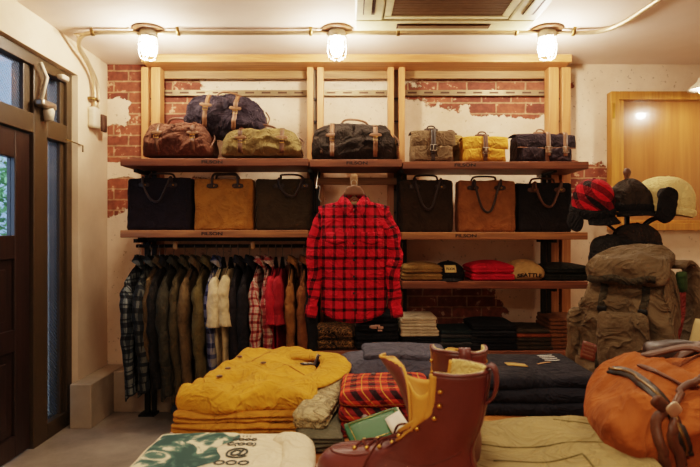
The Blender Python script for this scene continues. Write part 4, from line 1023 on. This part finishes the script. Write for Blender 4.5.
# ------------------------------------------------------------------ boots
def boot(label, loc, rotz, twist=.95, th=.20):
    t = thing('boot', label, 'boot', loc, (0,0,rotz), 'pair of leather boots'); t.scale = (.96, .96, .87)
    Lb = .315
    prof = [(.030,0,Lb,.050), (.045,-.002,Lb+.002,.053), (.062,-.001,Lb-.003,.053), (.078,.002,Lb-.014,.050), (.090,.004,Lb-.034,.046), (.098,.005,Lb-.062,.043), (.106,.006,Lb-.095,.041), (.116,.006,Lb-.125,.041),
            (.130,.006,Lb-.150,.041), (.148,.005,Lb-.166,.042), (.17,.002,Lb-.174,.044), (.20,-.002,Lb-.178,.047), (.23,-.006,Lb-.180,.050), (.262,-.010,Lb-.182,.053), (.285,-.012,Lb-.184,.055)]
    gap = lambda z: 0 if z < .128 else min(1.5, (z-.128)*20)
    NS = 44
    def ring(z, xb, xf, hw, inset=0., g=None):
        g = gap(z) if g is None else g
        c = (xb+xf)/2; a = (xf-xb)/2-inset; pts = []
        for k in range(NS+1):
            th = g + (2*PI-2*g)*k/NS
            cx_, sy = math.cos(th), math.sin(th)
            wide = hw-inset
            foot = max(0, min(1, (.12-z)/.05))
            # ball wider than heel at foot level
            x = c + math.copysign(abs(cx_)**(.85), cx_)*a
            bl_ = 1 + foot*(.12*math.sin((x-xb)/max(.01, xf-xb)*PI*1.0+.0)-.10*(1 if x < c else 0)*0)
            y = math.copysign(abs(sy)**.8, sy)*wide*bl_*(1-.14*foot*max(0, -cx_))
            p = Vector((x, y, z))
            p += noise.noise_vector(p*22)*.0022
            pts.append(p)
        return pts
    zs = []
    for i in range(len(prof)-1):
        for k in range(3):
            u = k/3; zs.append(tuple(a*(1-u)+b_*u for a, b_ in zip(prof[i], prof[i+1])))
    zs.append(prof[-1])
    def rear(z, xb): # ankle crease
        return xb + .012*math.exp(-((z-.13)/.04)**2)
    rings = [ring(z, rear(z, xb), xf, hw) for z, xb, xf, hw in zs]
    up = MB(); up.loft(rings, False, False, closed=False); ub = up.bvh()
    up.build('upper', M['boot'], t, solid=.0035, offset=0)
    rings = [ring(z, rear(z, xb), xf, hw, .005) for z, xb, xf, hw in zs if z > .11]
    ZL = zs[-1]; rings.append(ring(ZL[0]+.004, ZL[1], ZL[2], ZL[3], .004)); 
    MB().loft(rings, False, False, closed=False).build('lining', M['fleece'], t, solid=.003)
    # collar roll
    cp = ring(.286, -.012, Lb-.184, .055, .001); MB().tube(cp, .004, 8).build('collar_edge', M['boot'], t)
    # facing edges in yellow
    for sd in (0, -1):
        pts = [ring(z, rear(z, xb), xf, hw)[sd] for z, xb, xf, hw in zs if z > .15]
        MB().strap(pts, .012, .004, (1,0,0)).build('facing_edge', M['yl'], t)
    # sole, heel, welt
    def sole(z0, z1, grow, x0=0, x1=Lb):
        r0 = ring(.045, -.004-grow*.3, Lb+grow*.5, .053+grow, 0, 0.0)
        sel = [Vector((max(x0-.01, min(x1+.012, p.x)), p.y, 0)) for p in r0[:-1]]
        return MB().loft([[p+Vector((0,0,z0)) for p in sel], [p+Vector((0,0,z1)) for p in sel]])
    sole(.012, .026, .006).build('midsole', M['ltan'], t); os_ = sole(0, .012, .006).build('outsole', M['rubber'], t)
    sole(.026, .032, .008).build('welt', M['yl'], t)
    MB().rbox((.085,.088,.02), (.03,.03,.004), (8,8,3), base=(.042,0,-.0)).build('heel', M['rubber'], os_)
    # moccasin toe seam
    pts = []
    for k in range(31):
        a = -PI*.62+PI*1.24*k/30
        p = Vector((Lb-.095+math.cos(a)*.068, math.sin(a)*.036, .3)); q = hit(ub, p, (0,0,-1), .001)
        if q: pts.append(q)
    MB().tube(pts, .0032, 6).build('toe_seam', leather('boot_seam', (88, 34, 22)), t)
    # tongue
    def tg(u, v):  # u across, v up
        z = .10+v*th; f = max(0, v-.35)
        x = Lb-.115-.075*min(1, v/.35)**.7 + .095*f**1.25*1.1
        ww = .030+.012*min(1, v*1.6)
        if v > .88: ww *= math.sqrt(max(.05, 1-((v-.88)/.13)**2))
        y = (u-.5)*2*ww
        p = Vector((x-.018*(2*u-1)**2*(.3+v*.7), y, z-(.03*max(0, v-.7))))
        tw = twist*max(0, v-.35)/.65; c0 = Vector((x, 0, 0)); d_ = p-c0; d_.z = 0
        return Vector((x+d_.x*math.cos(tw)-d_.y*math.sin(tw), d_.x*math.sin(tw)+d_.y*math.cos(tw), p.z))
    tn_ = MB().sheet(tg, 12, 24).build('tongue', M['boot'], t, solid=.003)
    MB().sheet(lambda u, v: tg(.02+u*.96, .18+v*.81)+Vector((-.0035,0,.001)), 12, 22).build('tongue_lining', M['yl'], tn_, solid=.002)
    ed = [tg(0, .3+.7*i/12) for i in range(13)]+[tg(i/8, 1) for i in range(1, 8)]+[tg(1, 1-.7*i/12) for i in range(13)]
    MB().tube(ed, .0028, 6).build('tongue_edge', M['yl'], tn_)
    # gusset folds between tongue and shaft
    for sd in (-1, 1):
        def gs(u, v, sd=sd):
            z = .14+v*.12; pr = min(zs, key=lambda q_: abs(q_[0]-z)); a = ring(pr[0], rear(pr[0], pr[1]), pr[2], pr[3], .003)[0 if sd > 0 else -1]; a = Vector((a.x, a.y, z)); b_ = tg(.5+.5*sd*(1), min(1, (z-.10)/th))+Vector((-.003,0,0))
            p = a.lerp(b_, u); p.y += sd*.008*math.sin(u*PI); p.z -= .02*v*math.sin(u*PI); return p
        MB().sheet(gs, 8, 10).build('gusset', M['yl'], t, solid=.002)
    # eyelets + laces
    ey = {-1: [], 1: []}
    for i in range(9):
        z = .100+i*.020 if i < 4 else .150+(i-4)*.026
        for sd in (-1, 1):
            if i < 4:
                xx = Lb-.085-i*.026; q = hit(ub, (xx, sd*(.021+.002*i), 1), (0,0,-1), .001)
                if q is None: continue
                ey[sd].append(q+Vector((0,0,.002)))
            else:
                zz_ = z; pr = min(zs, key=lambda a: abs(a[0]-zz_)); r = ring(pr[0], rear(pr[0], pr[1]), pr[2], pr[3]); p = r[2] if sd > 0 else r[-3]
                ey[sd].append(Vector((p.x+.001, p.y+sd*.003, zz_)))
    for sd in (-1, 1):
        for q in ey[sd]:
            MB().rbox((.009,.009,.009), .0045, (4,4,4), base=q-Vector((0,0,.0045))).build('eyelet', M['brass'], t)
    lc = MB()
    for i in range(4):
        for sd in (-1, 1):
            a = ey[sd][i]; b_ = ey[-sd][i+1]; mid = (a+b_)/2+Vector((.010, 0, .010))
            lc.tube(arc(a, mid, b_, 8), .0024, 6)
    for sd in (-1, 1):
        a = ey[sd][4]
        lc.tube(smoothpath([a, a+Vector((.03, sd*.01, -.01)), a+Vector((.05, sd*.03, -.05)), a+Vector((.06, sd*.035, -.085))], 5), .0024, 6)
    lc.build('laces', M['lace'], t)
    # pull tab at the back and back stay
    tb = smoothpath([(-.008,0,.288),(-.014,0,.298),(-.023,0,.290),(-.025,0,.262),(-.019,0,.238),(-.008,0,.228)], 5)
    MB().strap(tb, .022, .004, (0,1,0)).build('pull_tab', M['boot'], t)
    MB().strap(drape(ub, [(-1, 0, .05+.235*i/14) for i in range(15)], (1,0,0), .001), .022, .003, (0,1,0)).build('back_stay', M['boot'], t)
    # stitched seam lines on the side facing out
    for sd in (-1, 1):
        m = MB()
        q = drape(ub, [(.01+.11*i/14, sd*1, .262-.0*i) for i in range(15)], (0,-sd,0), .0005)
        if len(q) > 2: MB().tube(q, .0015, 5).build('collar_stitching', M['lace'], t)
        q = drape(ub, [(.008+.10*i/14, sd*1, .155-.05*math.sin(i/14*PI/2)) for i in range(15)], (0,-sd,0), .0005)
        if len(q) > 2: m.tube(q, .0018, 5)
        m.build('side_stitching', leather('stitch'+str(sd), (78, 30, 20)), t)
    return t
hd = math.radians(153)
rs_ = MB().box((-.19,-.24,0),(.19,.24,.028)).build('riser_board', M['table'], None, bevel=.003); rs_.location = (.14, .97, TZ); rs_.rotation_euler = (0,0,-.15); tag(rs_, 'thin wooden board under the pair of boots', 'board')
boot('reddish brown lace-up leather boot in front, toe pointing left', (.214, .885, TZ+.028), hd)
boot('reddish brown leather boot behind the front boot, mostly hidden', (.212, 1.02, TZ+.028), math.radians(88), .3, .16)

# ------------------------------------------------------------------ rucksack
rk = thing('rucksack', 'large olive canvas rucksack standing on the right table', 'rucksack', (.95, 1.86, TZ), (.0, .0, -.75))
ol = cloth('rucksack_olive', (106, 88, 64), bump=.7, wr=10); old = cloth('rucksack_dark', (62, 54, 38), bump=.5)
def rkd(p):
    q = wr(p, .024, 8, 4); k = p.z/.38
    q.x *= 1.10-.34*k+.05*math.sin(k*PI); q.y = q.y*(1-.2*k)+.05*k
    if p.z < .01: q.z = 0
    return q
b = MB(); b.rbox((.31, .20, .40), (.06, .08, .05), (26, 18, 26), rkd); b.build('body', ol, rk); rv_ = b.bvh()
def lidd(p):
    q = wr(p, .014, 9, 9); q.z += .06*(p.y/.24)+.03*(1-(2*p.x/.31)**2)*(p.z/.07); return q
MB().rbox((.25, .22, .065), (.035,.05,.022), (22,16,8), lidd, base=(.0, .04, .345)).build('lid', ol, rk)
MB().strap([(-.105+.21*i/12, -.082-.012*math.sin(i/12*PI), .348-.006*math.sin(i)) for i in range(13)], .022, .006, (0,0,1)).build('lid_hem', old, rk)
for x in (-.06, .07):
    pts = drape(rv_, [(x, -1, .05+.28*i/12) for i in range(13)], (0,1,0), .004)
    MB().strap(pts, .022, .004, (1,0,0)).build('compression_strap', old, rk)
    MB().rbox((.03,.01,.02), .004, (4,3,3), base=pts[8]-Vector((0,.004,0))).build('buckle', M['iron'], rk)
q = hit(rv_, (-.10, -1, .07), (0,1,0), .003)
pa = MB().rbox((.055,.006,.06), (.004,.002,.004), (4,2,4)).build('leather_patch', leather('patch_red', (112, 52, 30)), rk); pa.location = q; pa.rotation_euler = (-.1, .15, -.2)
m = MB()
for i in range(4): m.box((-.02, -.0045, .012+i*.012), (.02, -.003, .017+i*.012))
pp = m.build('patch_print', M['ltan'], rk, smooth=False); pp.location = q; pp.rotation_euler = (-.1, .15, -.2)
MB().rbox((.16,.06,.19), (.03,.025,.03), (12,8,12), lambda p: wr(p, .009, 12, 5), base=(.02,-.115,.05)).build('front_pocket', ol, rk)
MB().rbox((.05,.13,.2), (.02,.03,.03), (8,10,12), lambda p: wr(p, .007, 12, 6), base=(-.165,.0,.03)).build('side_pocket', ol, rk)
for sx in (.0, .12):
    MB().strap(smoothpath([(sx,.12,.385),(sx+.01,.18,.40),(sx+.03,.225,.35),(sx+.035,.22,.22),(sx+.02,.17,.10),(sx,.11,.03)], 6), .055, .014, (1,-.25,0)).build('shoulder_strap', ol, rk)
MB().rbox((.03,.05,.07), .008, (4,5,5), base=(.135,.12,.30)).build('green_trim', cloth('moss', (52, 72, 34)), rk)
MB().strap(smoothpath([(.15,.17,.02),(.17,.2,.06),(.16,.19,.12)], 5), .02, .004, (1,0,0)).build('green_webbing', cloth('moss2', (52, 84, 40)), rk)
# red bag behind and beige tag
rb_ = thing('red_bag', 'rust red canvas bag at the right edge behind the rucksack', 'bag', (1.42, 2.0, TZ), (0,0,-.15))
b = MB(); b.rbox((.36,.2,.36), (.04,.05,.03), (16,10,14), lambda p: wr(p, .01, 7, 31)); b.build('body', cloth('rust', (132, 44, 28), bump=.5), rb_)
MB().strap(smoothpath([(-.16,-.06,.36),(-.05,-.09,.385),(.08,-.08,.39),(.16,-.05,.37)], 6), .03, .012, (0,0,1)).build('rim', cloth('moss3', (70, 72, 40)), rb_)
tg_ = MB().rbox((.035,.006,.12), (.004,.002,.004), (4,2,6)).build('price_tag', plain('tag_cream', (214, 188, 132), .7), None); tg_.location = (1.15, 1.83, .745); tg_.rotation_euler = (0, .22, -.3)
tag(tg_, 'tall cream price tag between the rucksack and rust red bag', 'tag')

# ------------------------------------------------------------------ orange bag
ob = thing('orange_duffel', 'orange canvas duffel bag with dark zipper on the right table', 'bag', (.83, 1.16, TZ), (0,0,-.35))
oc = cloth('orange_canvas', (158, 88, 38), bump=.4, wr=9, vary=.35)
def obd(p):
    q = wr(p, .020, 7, 12, (1.2,.8,1)); q.z -= .05*(abs(p.x+.0)/.3)**2*(p.z/.2); q.z += .012*math.sin((p.x*.8+p.y*.6)*40+3*noise.noise(p*5))*(p.z/.2)
    if p.z < .01: q.z = 0
    return q
b = MB(); b.rbox((.58, .40, .205), (.07, .10, .07), (40, 30, 18), obd); b.build('body', oc, ob); ov = b.bvh()
def on(x, y, off=.003):
    q = hit(ov, (x, y, 1), (0,0,-1), off)
    return q if q else Vector((x, y, .02))
bpy.context.view_layer.update()
obi = ob.matrix_world.inverted()
def seen(px, py, off=.004):   # a point of the bag's skin
    o_ = obi @ Vector((0,0,CZ)); d_ = (obi.to_3x3() @ (P(px, py, 1)-Vector((0,0,CZ)))).normalized()
    q = ov.ray_cast(o_, d_)
    return (q[0]+q[1]*(off if q[1].dot(d_) < 0 else -off)) if q[0] is not None else None
def spath(pp, off=.004, n=6): return [q for q in (seen(p.x, p.y, off) for p in smoothpath([(a, b_, 0) for a, b_ in pp], n)) if q is not None]
zpp = [(611,371), (628,374), (645,385), (660,400), (672,418), (681,437), (686,455)]
def skin_strap(pp, width, thick, off):
    ps = spath(pp, off); ws = []
    for i, p in enumerate(ps):
        t_ = (ps[min(i+1, len(ps)-1)]-ps[max(i-1, 0)]).normalized(); nn = ov.find_nearest(p)[1]; ws.append(t_.cross(nn))
    return MB().strap(ps, width, thick, ws)
skin_strap(zpp, .024, .005, .004).build('zipper', plain('zip_dark', (40, 36, 30), .5), ob)
skin_strap(zpp, .006, .004, .008).build('zipper_teeth', M['darkbrass'], ob)
MB().strap(spath([(640,366), (660,374), (680,384), (699,388)], .003), .010, .004, (0,1,0)).build('top_seam', plain('zip_dark2', (90, 50, 24), .6), ob)
for pp in ([(662,410), (657,425), (661,445), (666,466)], [(672,418), (671,435), (677,452), (681,466)]):
    skin_strap(pp, .018, .005, .007).build('leather_strap', M['lbrown'], ob)
pt = MB().rbox((.026,.007,.042), (.01,.005,.01), (6,4,6)).build('zip_pull', plain('silver_tag', (206, 184, 160), .35, .3), ob); pt.location = seen(670, 420, .02); pt.rotation_euler = (.6, -.75, .2)
pt = MB().rbox((.024,.012,.05), (.01,.005,.01), (6,4,6)).build('leather_pull', M['lbrown'], ob); pt.location = seen(660, 412, .016); pt.rotation_euler = (.6, -.9, .2)
def on(x, y, off=.003):
    q = hit(ov, (x, y, 1), (0,0,-1), off)
    return q if q else Vector((x, y, .15))
MB().strap(smoothpath([on(-.17,.08,.0), on(-.13,.10,0)+Vector((0,0,.03)), on(-.07,.10,0)+Vector((0,0,.03)), on(-.02,.08,.0)], 6), .05, .008, (.3,1,0)).build('end_flap', M['lbrown'], ob)
hh_ = spath([(672,412), (684,396), (699,384)], .02)
MB().tube(hh_, .007, 8).build('handle', M['lbrown'], ob)
# dark leather roll lying between
lr = thing('leather_pouch', 'dark brown leather pouch with strap lying behind the orange bag', 'pouch', (.93, 1.46, TZ+.075), (0,0,-.15))
MB().rbox((.26,.10,.075), (.03,.04,.03), (16,8,8), lambda p: wr(p, .008, 12, 44), base=(0,0,.06)).build('body', M['ldark'], lr)
MB().strap(smoothpath([(-.12,-.05,.06),(-.05,-.062,.12),(.04,-.03,.145),(.12,.02,.10)], 6), .026, .006, (0,1,.3)).build('strap', M['lbrown'], lr)
MB().tube([(.02+math.cos(a)*.02, -.064, .10+math.sin(a)*.025) for a in [2*PI*k/14 for k in range(14)]], .003, 6, True).build('ring', M['steel'], lr)
bx = MB().rbox((.42,.24,.13), .01, (6,6,4)).build('folded_blanket', cloth('rustwool', (110, 46, 28)), None); bx.location = (.98, 1.50, TZ); tag(bx, 'rust coloured folded blanket under the dark leather pouch', 'blanket')
folded('folded_knit', 'bright red knitted cloth at the lower right corner of the table', 'knitwear', cloth('scarlet', (186, 24, 26)), (.66, .80, TZ), (.16, .2, .17), -.2, 140, 3, None, dome=.02)

# ------------------------------------------------------------------ hat stand and hats
DX, DY = P(627, 0, 2.6).x, 2.6
hs = thing('hat_stand', 'black iron hat stand with curved arms and wooden finial', 'hat stand', (DX, DY, 0))
MB().tube([(0,0,.02),(0,0,1.40)], .012, 10).build('pole', M['iron'], hs)
MB().lathe([(0,0),(.17,0),(.17,.012),(.03,.03),(.012,.05),(0,.05)], 28).build('base', M['iron'], hs)
MB().lathe([(0,1.39),(.013,1.39),(.010,1.42),(.016,1.432),(.018,1.445),(.011,1.46),(0,1.463)], 16).build('finial', M['lbrown'], hs)
for k, (a, z0, out) in enumerate(((PI, 1.10, .2), (0, 1.10, .2), (-PI*.3, 1.10, .16), (PI*.75, 1.10, .18), (PI*1.05, .93, .13), (-.2, .93, .13), (PI*.5, .93, .14))):
    c, s_ = math.cos(a), math.sin(a)
    up_ = .18 if z0 > 1 else .14
    pts = smoothpath([(0,0,z0), (c*.04, s_*.04, z0+.05), (c*out*.6, s_*out*.6, z0+.11), (c*out*.95, s_*out*.95, z0+up_*.75), (c*out*.9, s_*out*.9, z0+up_)], 6)
    MB().tube(pts, .0065, 8).build('arm', M['iron'], hs)
    MB().lathe([(0,-.012),(.009,-.008),(.012,.004),(.008,.014),(0,.016)], 12, 'Z', pts[-1]).build('knob', M['lbrown'], hs)
def hat(label, loc, rot, mat, trim, r=(.10,.12,.085), band=.05, visor=True, flaps=True, name='winter_hat', seed=1, panels=0, topb=True):
    t = thing(name, label, 'hat', loc, rot, 'hats on the stand')
    rx, ry, rz = r
    def crown(u, v):
        a = 2*PI*u; e = math.sin(v*PI/2)**(1.0 if panels else .85); p = Vector((math.cos(a)*rx*e, math.sin(a)*ry*e, band*.6+rz*math.cos(v*PI/2)**(1.15 if panels else .75)))
        p *= 1+.03*math.cos(a*6)*(v < .98)*(1 if panels else 0)
        return p+noise.noise_vector(p*16+Vector((seed,0,0)))*.007
    MB().sheet(crown, 36, 14).build('crown', mat, t, solid=.004)
    if topb: MB().lathe([(0,0),(.008,0),(.007,.004),(0,.006)], 10, 'Z', (0,0,band*.6+rz)).build('top_button', mat, t)
    rr = []
    for z, g in ((0, 1.02), (band*.35, 1.09), (band*.8, 1.09), (band, 1.03), (band*.9, .98), (0, .97)):
        rr.append([Vector((math.cos(2*PI*k/36)*rx*g, math.sin(2*PI*k/36)*ry*g, z)) + noise.noise_vector(Vector((k*.4, z*20, seed)))*.003 for k in range(36)])
    MB().loft(rr, False, False).build('band', trim, t)
    if visor:
        MB().sheet(lambda u, v: Vector(((u-.5)*2*rx*.85, -ry*math.sqrt(max(0, 1-((2*u-1)*.83)**2))-v*.05*math.sqrt(max(.03, 1-(2*u-1)**2)), .012-.02*v-.014*(2*u-1)**2)), 16, 6).build('visor', trim, t, solid=.005)
    if flaps:
        for sd in (-1, 1):
            MB().rbox((.022, .10, .09), (.01,.045,.04), (4,12,12), lambda p: wr(p, .004, 14, seed+sd), base=(sd*rx*1.04, .01, -.065)).build('ear_flap', trim, t)
    return t
bw = cloth('black_wool', (26, 22, 20), bump=.6); gw = cloth('dark_grey_wool', (54, 44, 34), bump=.6); cf = cloth('cream_fleece', (246, 222, 156), bump=.5, wr=40, vary=.12)
ckp = plaid('hat_plaid', (200, 24, 38), (28, 12, 14), .09, ((.0,.45),), mid=(110, 14, 22), bump=.5)
hat('red and black checked hunting hat with black flaps on the stand', P(592, 215, 2.50), (.25, -.15, .3), ckp, bw, (.085,.10,.14), .045, True, True, 'hunting_hat', 2)
hat('charcoal wool cap on top of the stand in the middle', P(628, 212, 2.50), (.08, .03, .05), gw, bw, (.105,.11,.125), .04, True, False, 'wool_cap', 3, 6)
h3 = hat('cream fleece trapper hat with black flap at the right of the stand', P(661, 213, 2.50), (.1, .15, .1), cf, cf, (.13,.12,.145), .035, False, False, 'trapper_hat', 4)
MB().rbox((.088,.03,.16), (.043,.012,.045), (10,4,16), lambda p: wr(p, .004, 12, 3), base=(-.075,-.135,-.05)).build('ear_flap', bw, h3)
MB().rbox((.06,.05,.06), (.04,.02,.035), (10,4,10), lambda p: wr(p, .004, 12, 3), base=(-.085,-.12,.045)).build('turned_brim', bw, h3)
hat('dark brown wool cap on the lower arm of the stand above the rucksack', P(635, 248, 2.42), (.1, .05, .1), cloth('brown_wool', (40, 30, 22), bump=.6), bw, (.095,.10,.085), .04, True, False, 'wool_cap', 6)
hat('black hunting cap low on the stand, left of the brown cap', P(611, 258, 2.44), (.1, -.15, -.3), cloth('blk_wool2', (32, 28, 22), bump=.6), bw, (.08,.09,.08), .04, True, True, 'hunting_hat', 8)

# ------------------------------------------------------------------ light
W_ = bpy.data.worlds.new('world'); S.world = W_; W_.use_nodes = True
bgn = W_.node_tree.nodes['Background']; bgn.inputs[0].default_value = (.55, .72, 1, 1); bgn.inputs[1].default_value = 4.0
def area(name, loc, size, power, col=(1,.80,.60), rot=(0,0,0)):
    l = bpy.data.lights.new(name, 'AREA'); l.energy = power; l.color = col; l.size = size; l.shape = 'DISK'
    o = bpy.data.objects.new(name, l); COL.objects.link(o); o.location = loc; o.rotation_euler = rot; return o
def point(name, loc, power, r=.04, col=(1,.74,.48)):
    l = bpy.data.lights.new(name, 'POINT'); l.energy = power; l.color = col; l.shadow_soft_size = r
    o = bpy.data.objects.new(name, l); COL.objects.link(o); o.location = loc; return o
area('ceiling_light_table', (.1, 1.1, 2.26), .35, 9)
area('ceiling_light_rear', (-.4, -.6, 2.26), .5, 22)
area('ceiling_light_right', (1.7, .6, 2.26), .35, 11)
# ------------------------------------------------------------------ camera
cam = bpy.data.cameras.new('camera'); co = bpy.data.objects.new('camera', cam); COL.objects.link(co)
co.location = (0, 0, CZ); co.rotation_euler = (PI/2, 0, 0)
cam.sensor_width = 36; cam.lens = F/700*36; cam.clip_start = .02
cam.dof.use_dof = True; cam.dof.focus_distance = 3.1; cam.dof.aperture_fstop = 7
S.camera = co
S.view_settings.view_transform = 'Filmic'; S.view_settings.look = 'Medium High Contrast'; S.view_settings.exposure = 0.42
S.cycles.max_bounces = 8; S.cycles.use_denoising = True; S.cycles.sample_clamp_indirect = 6
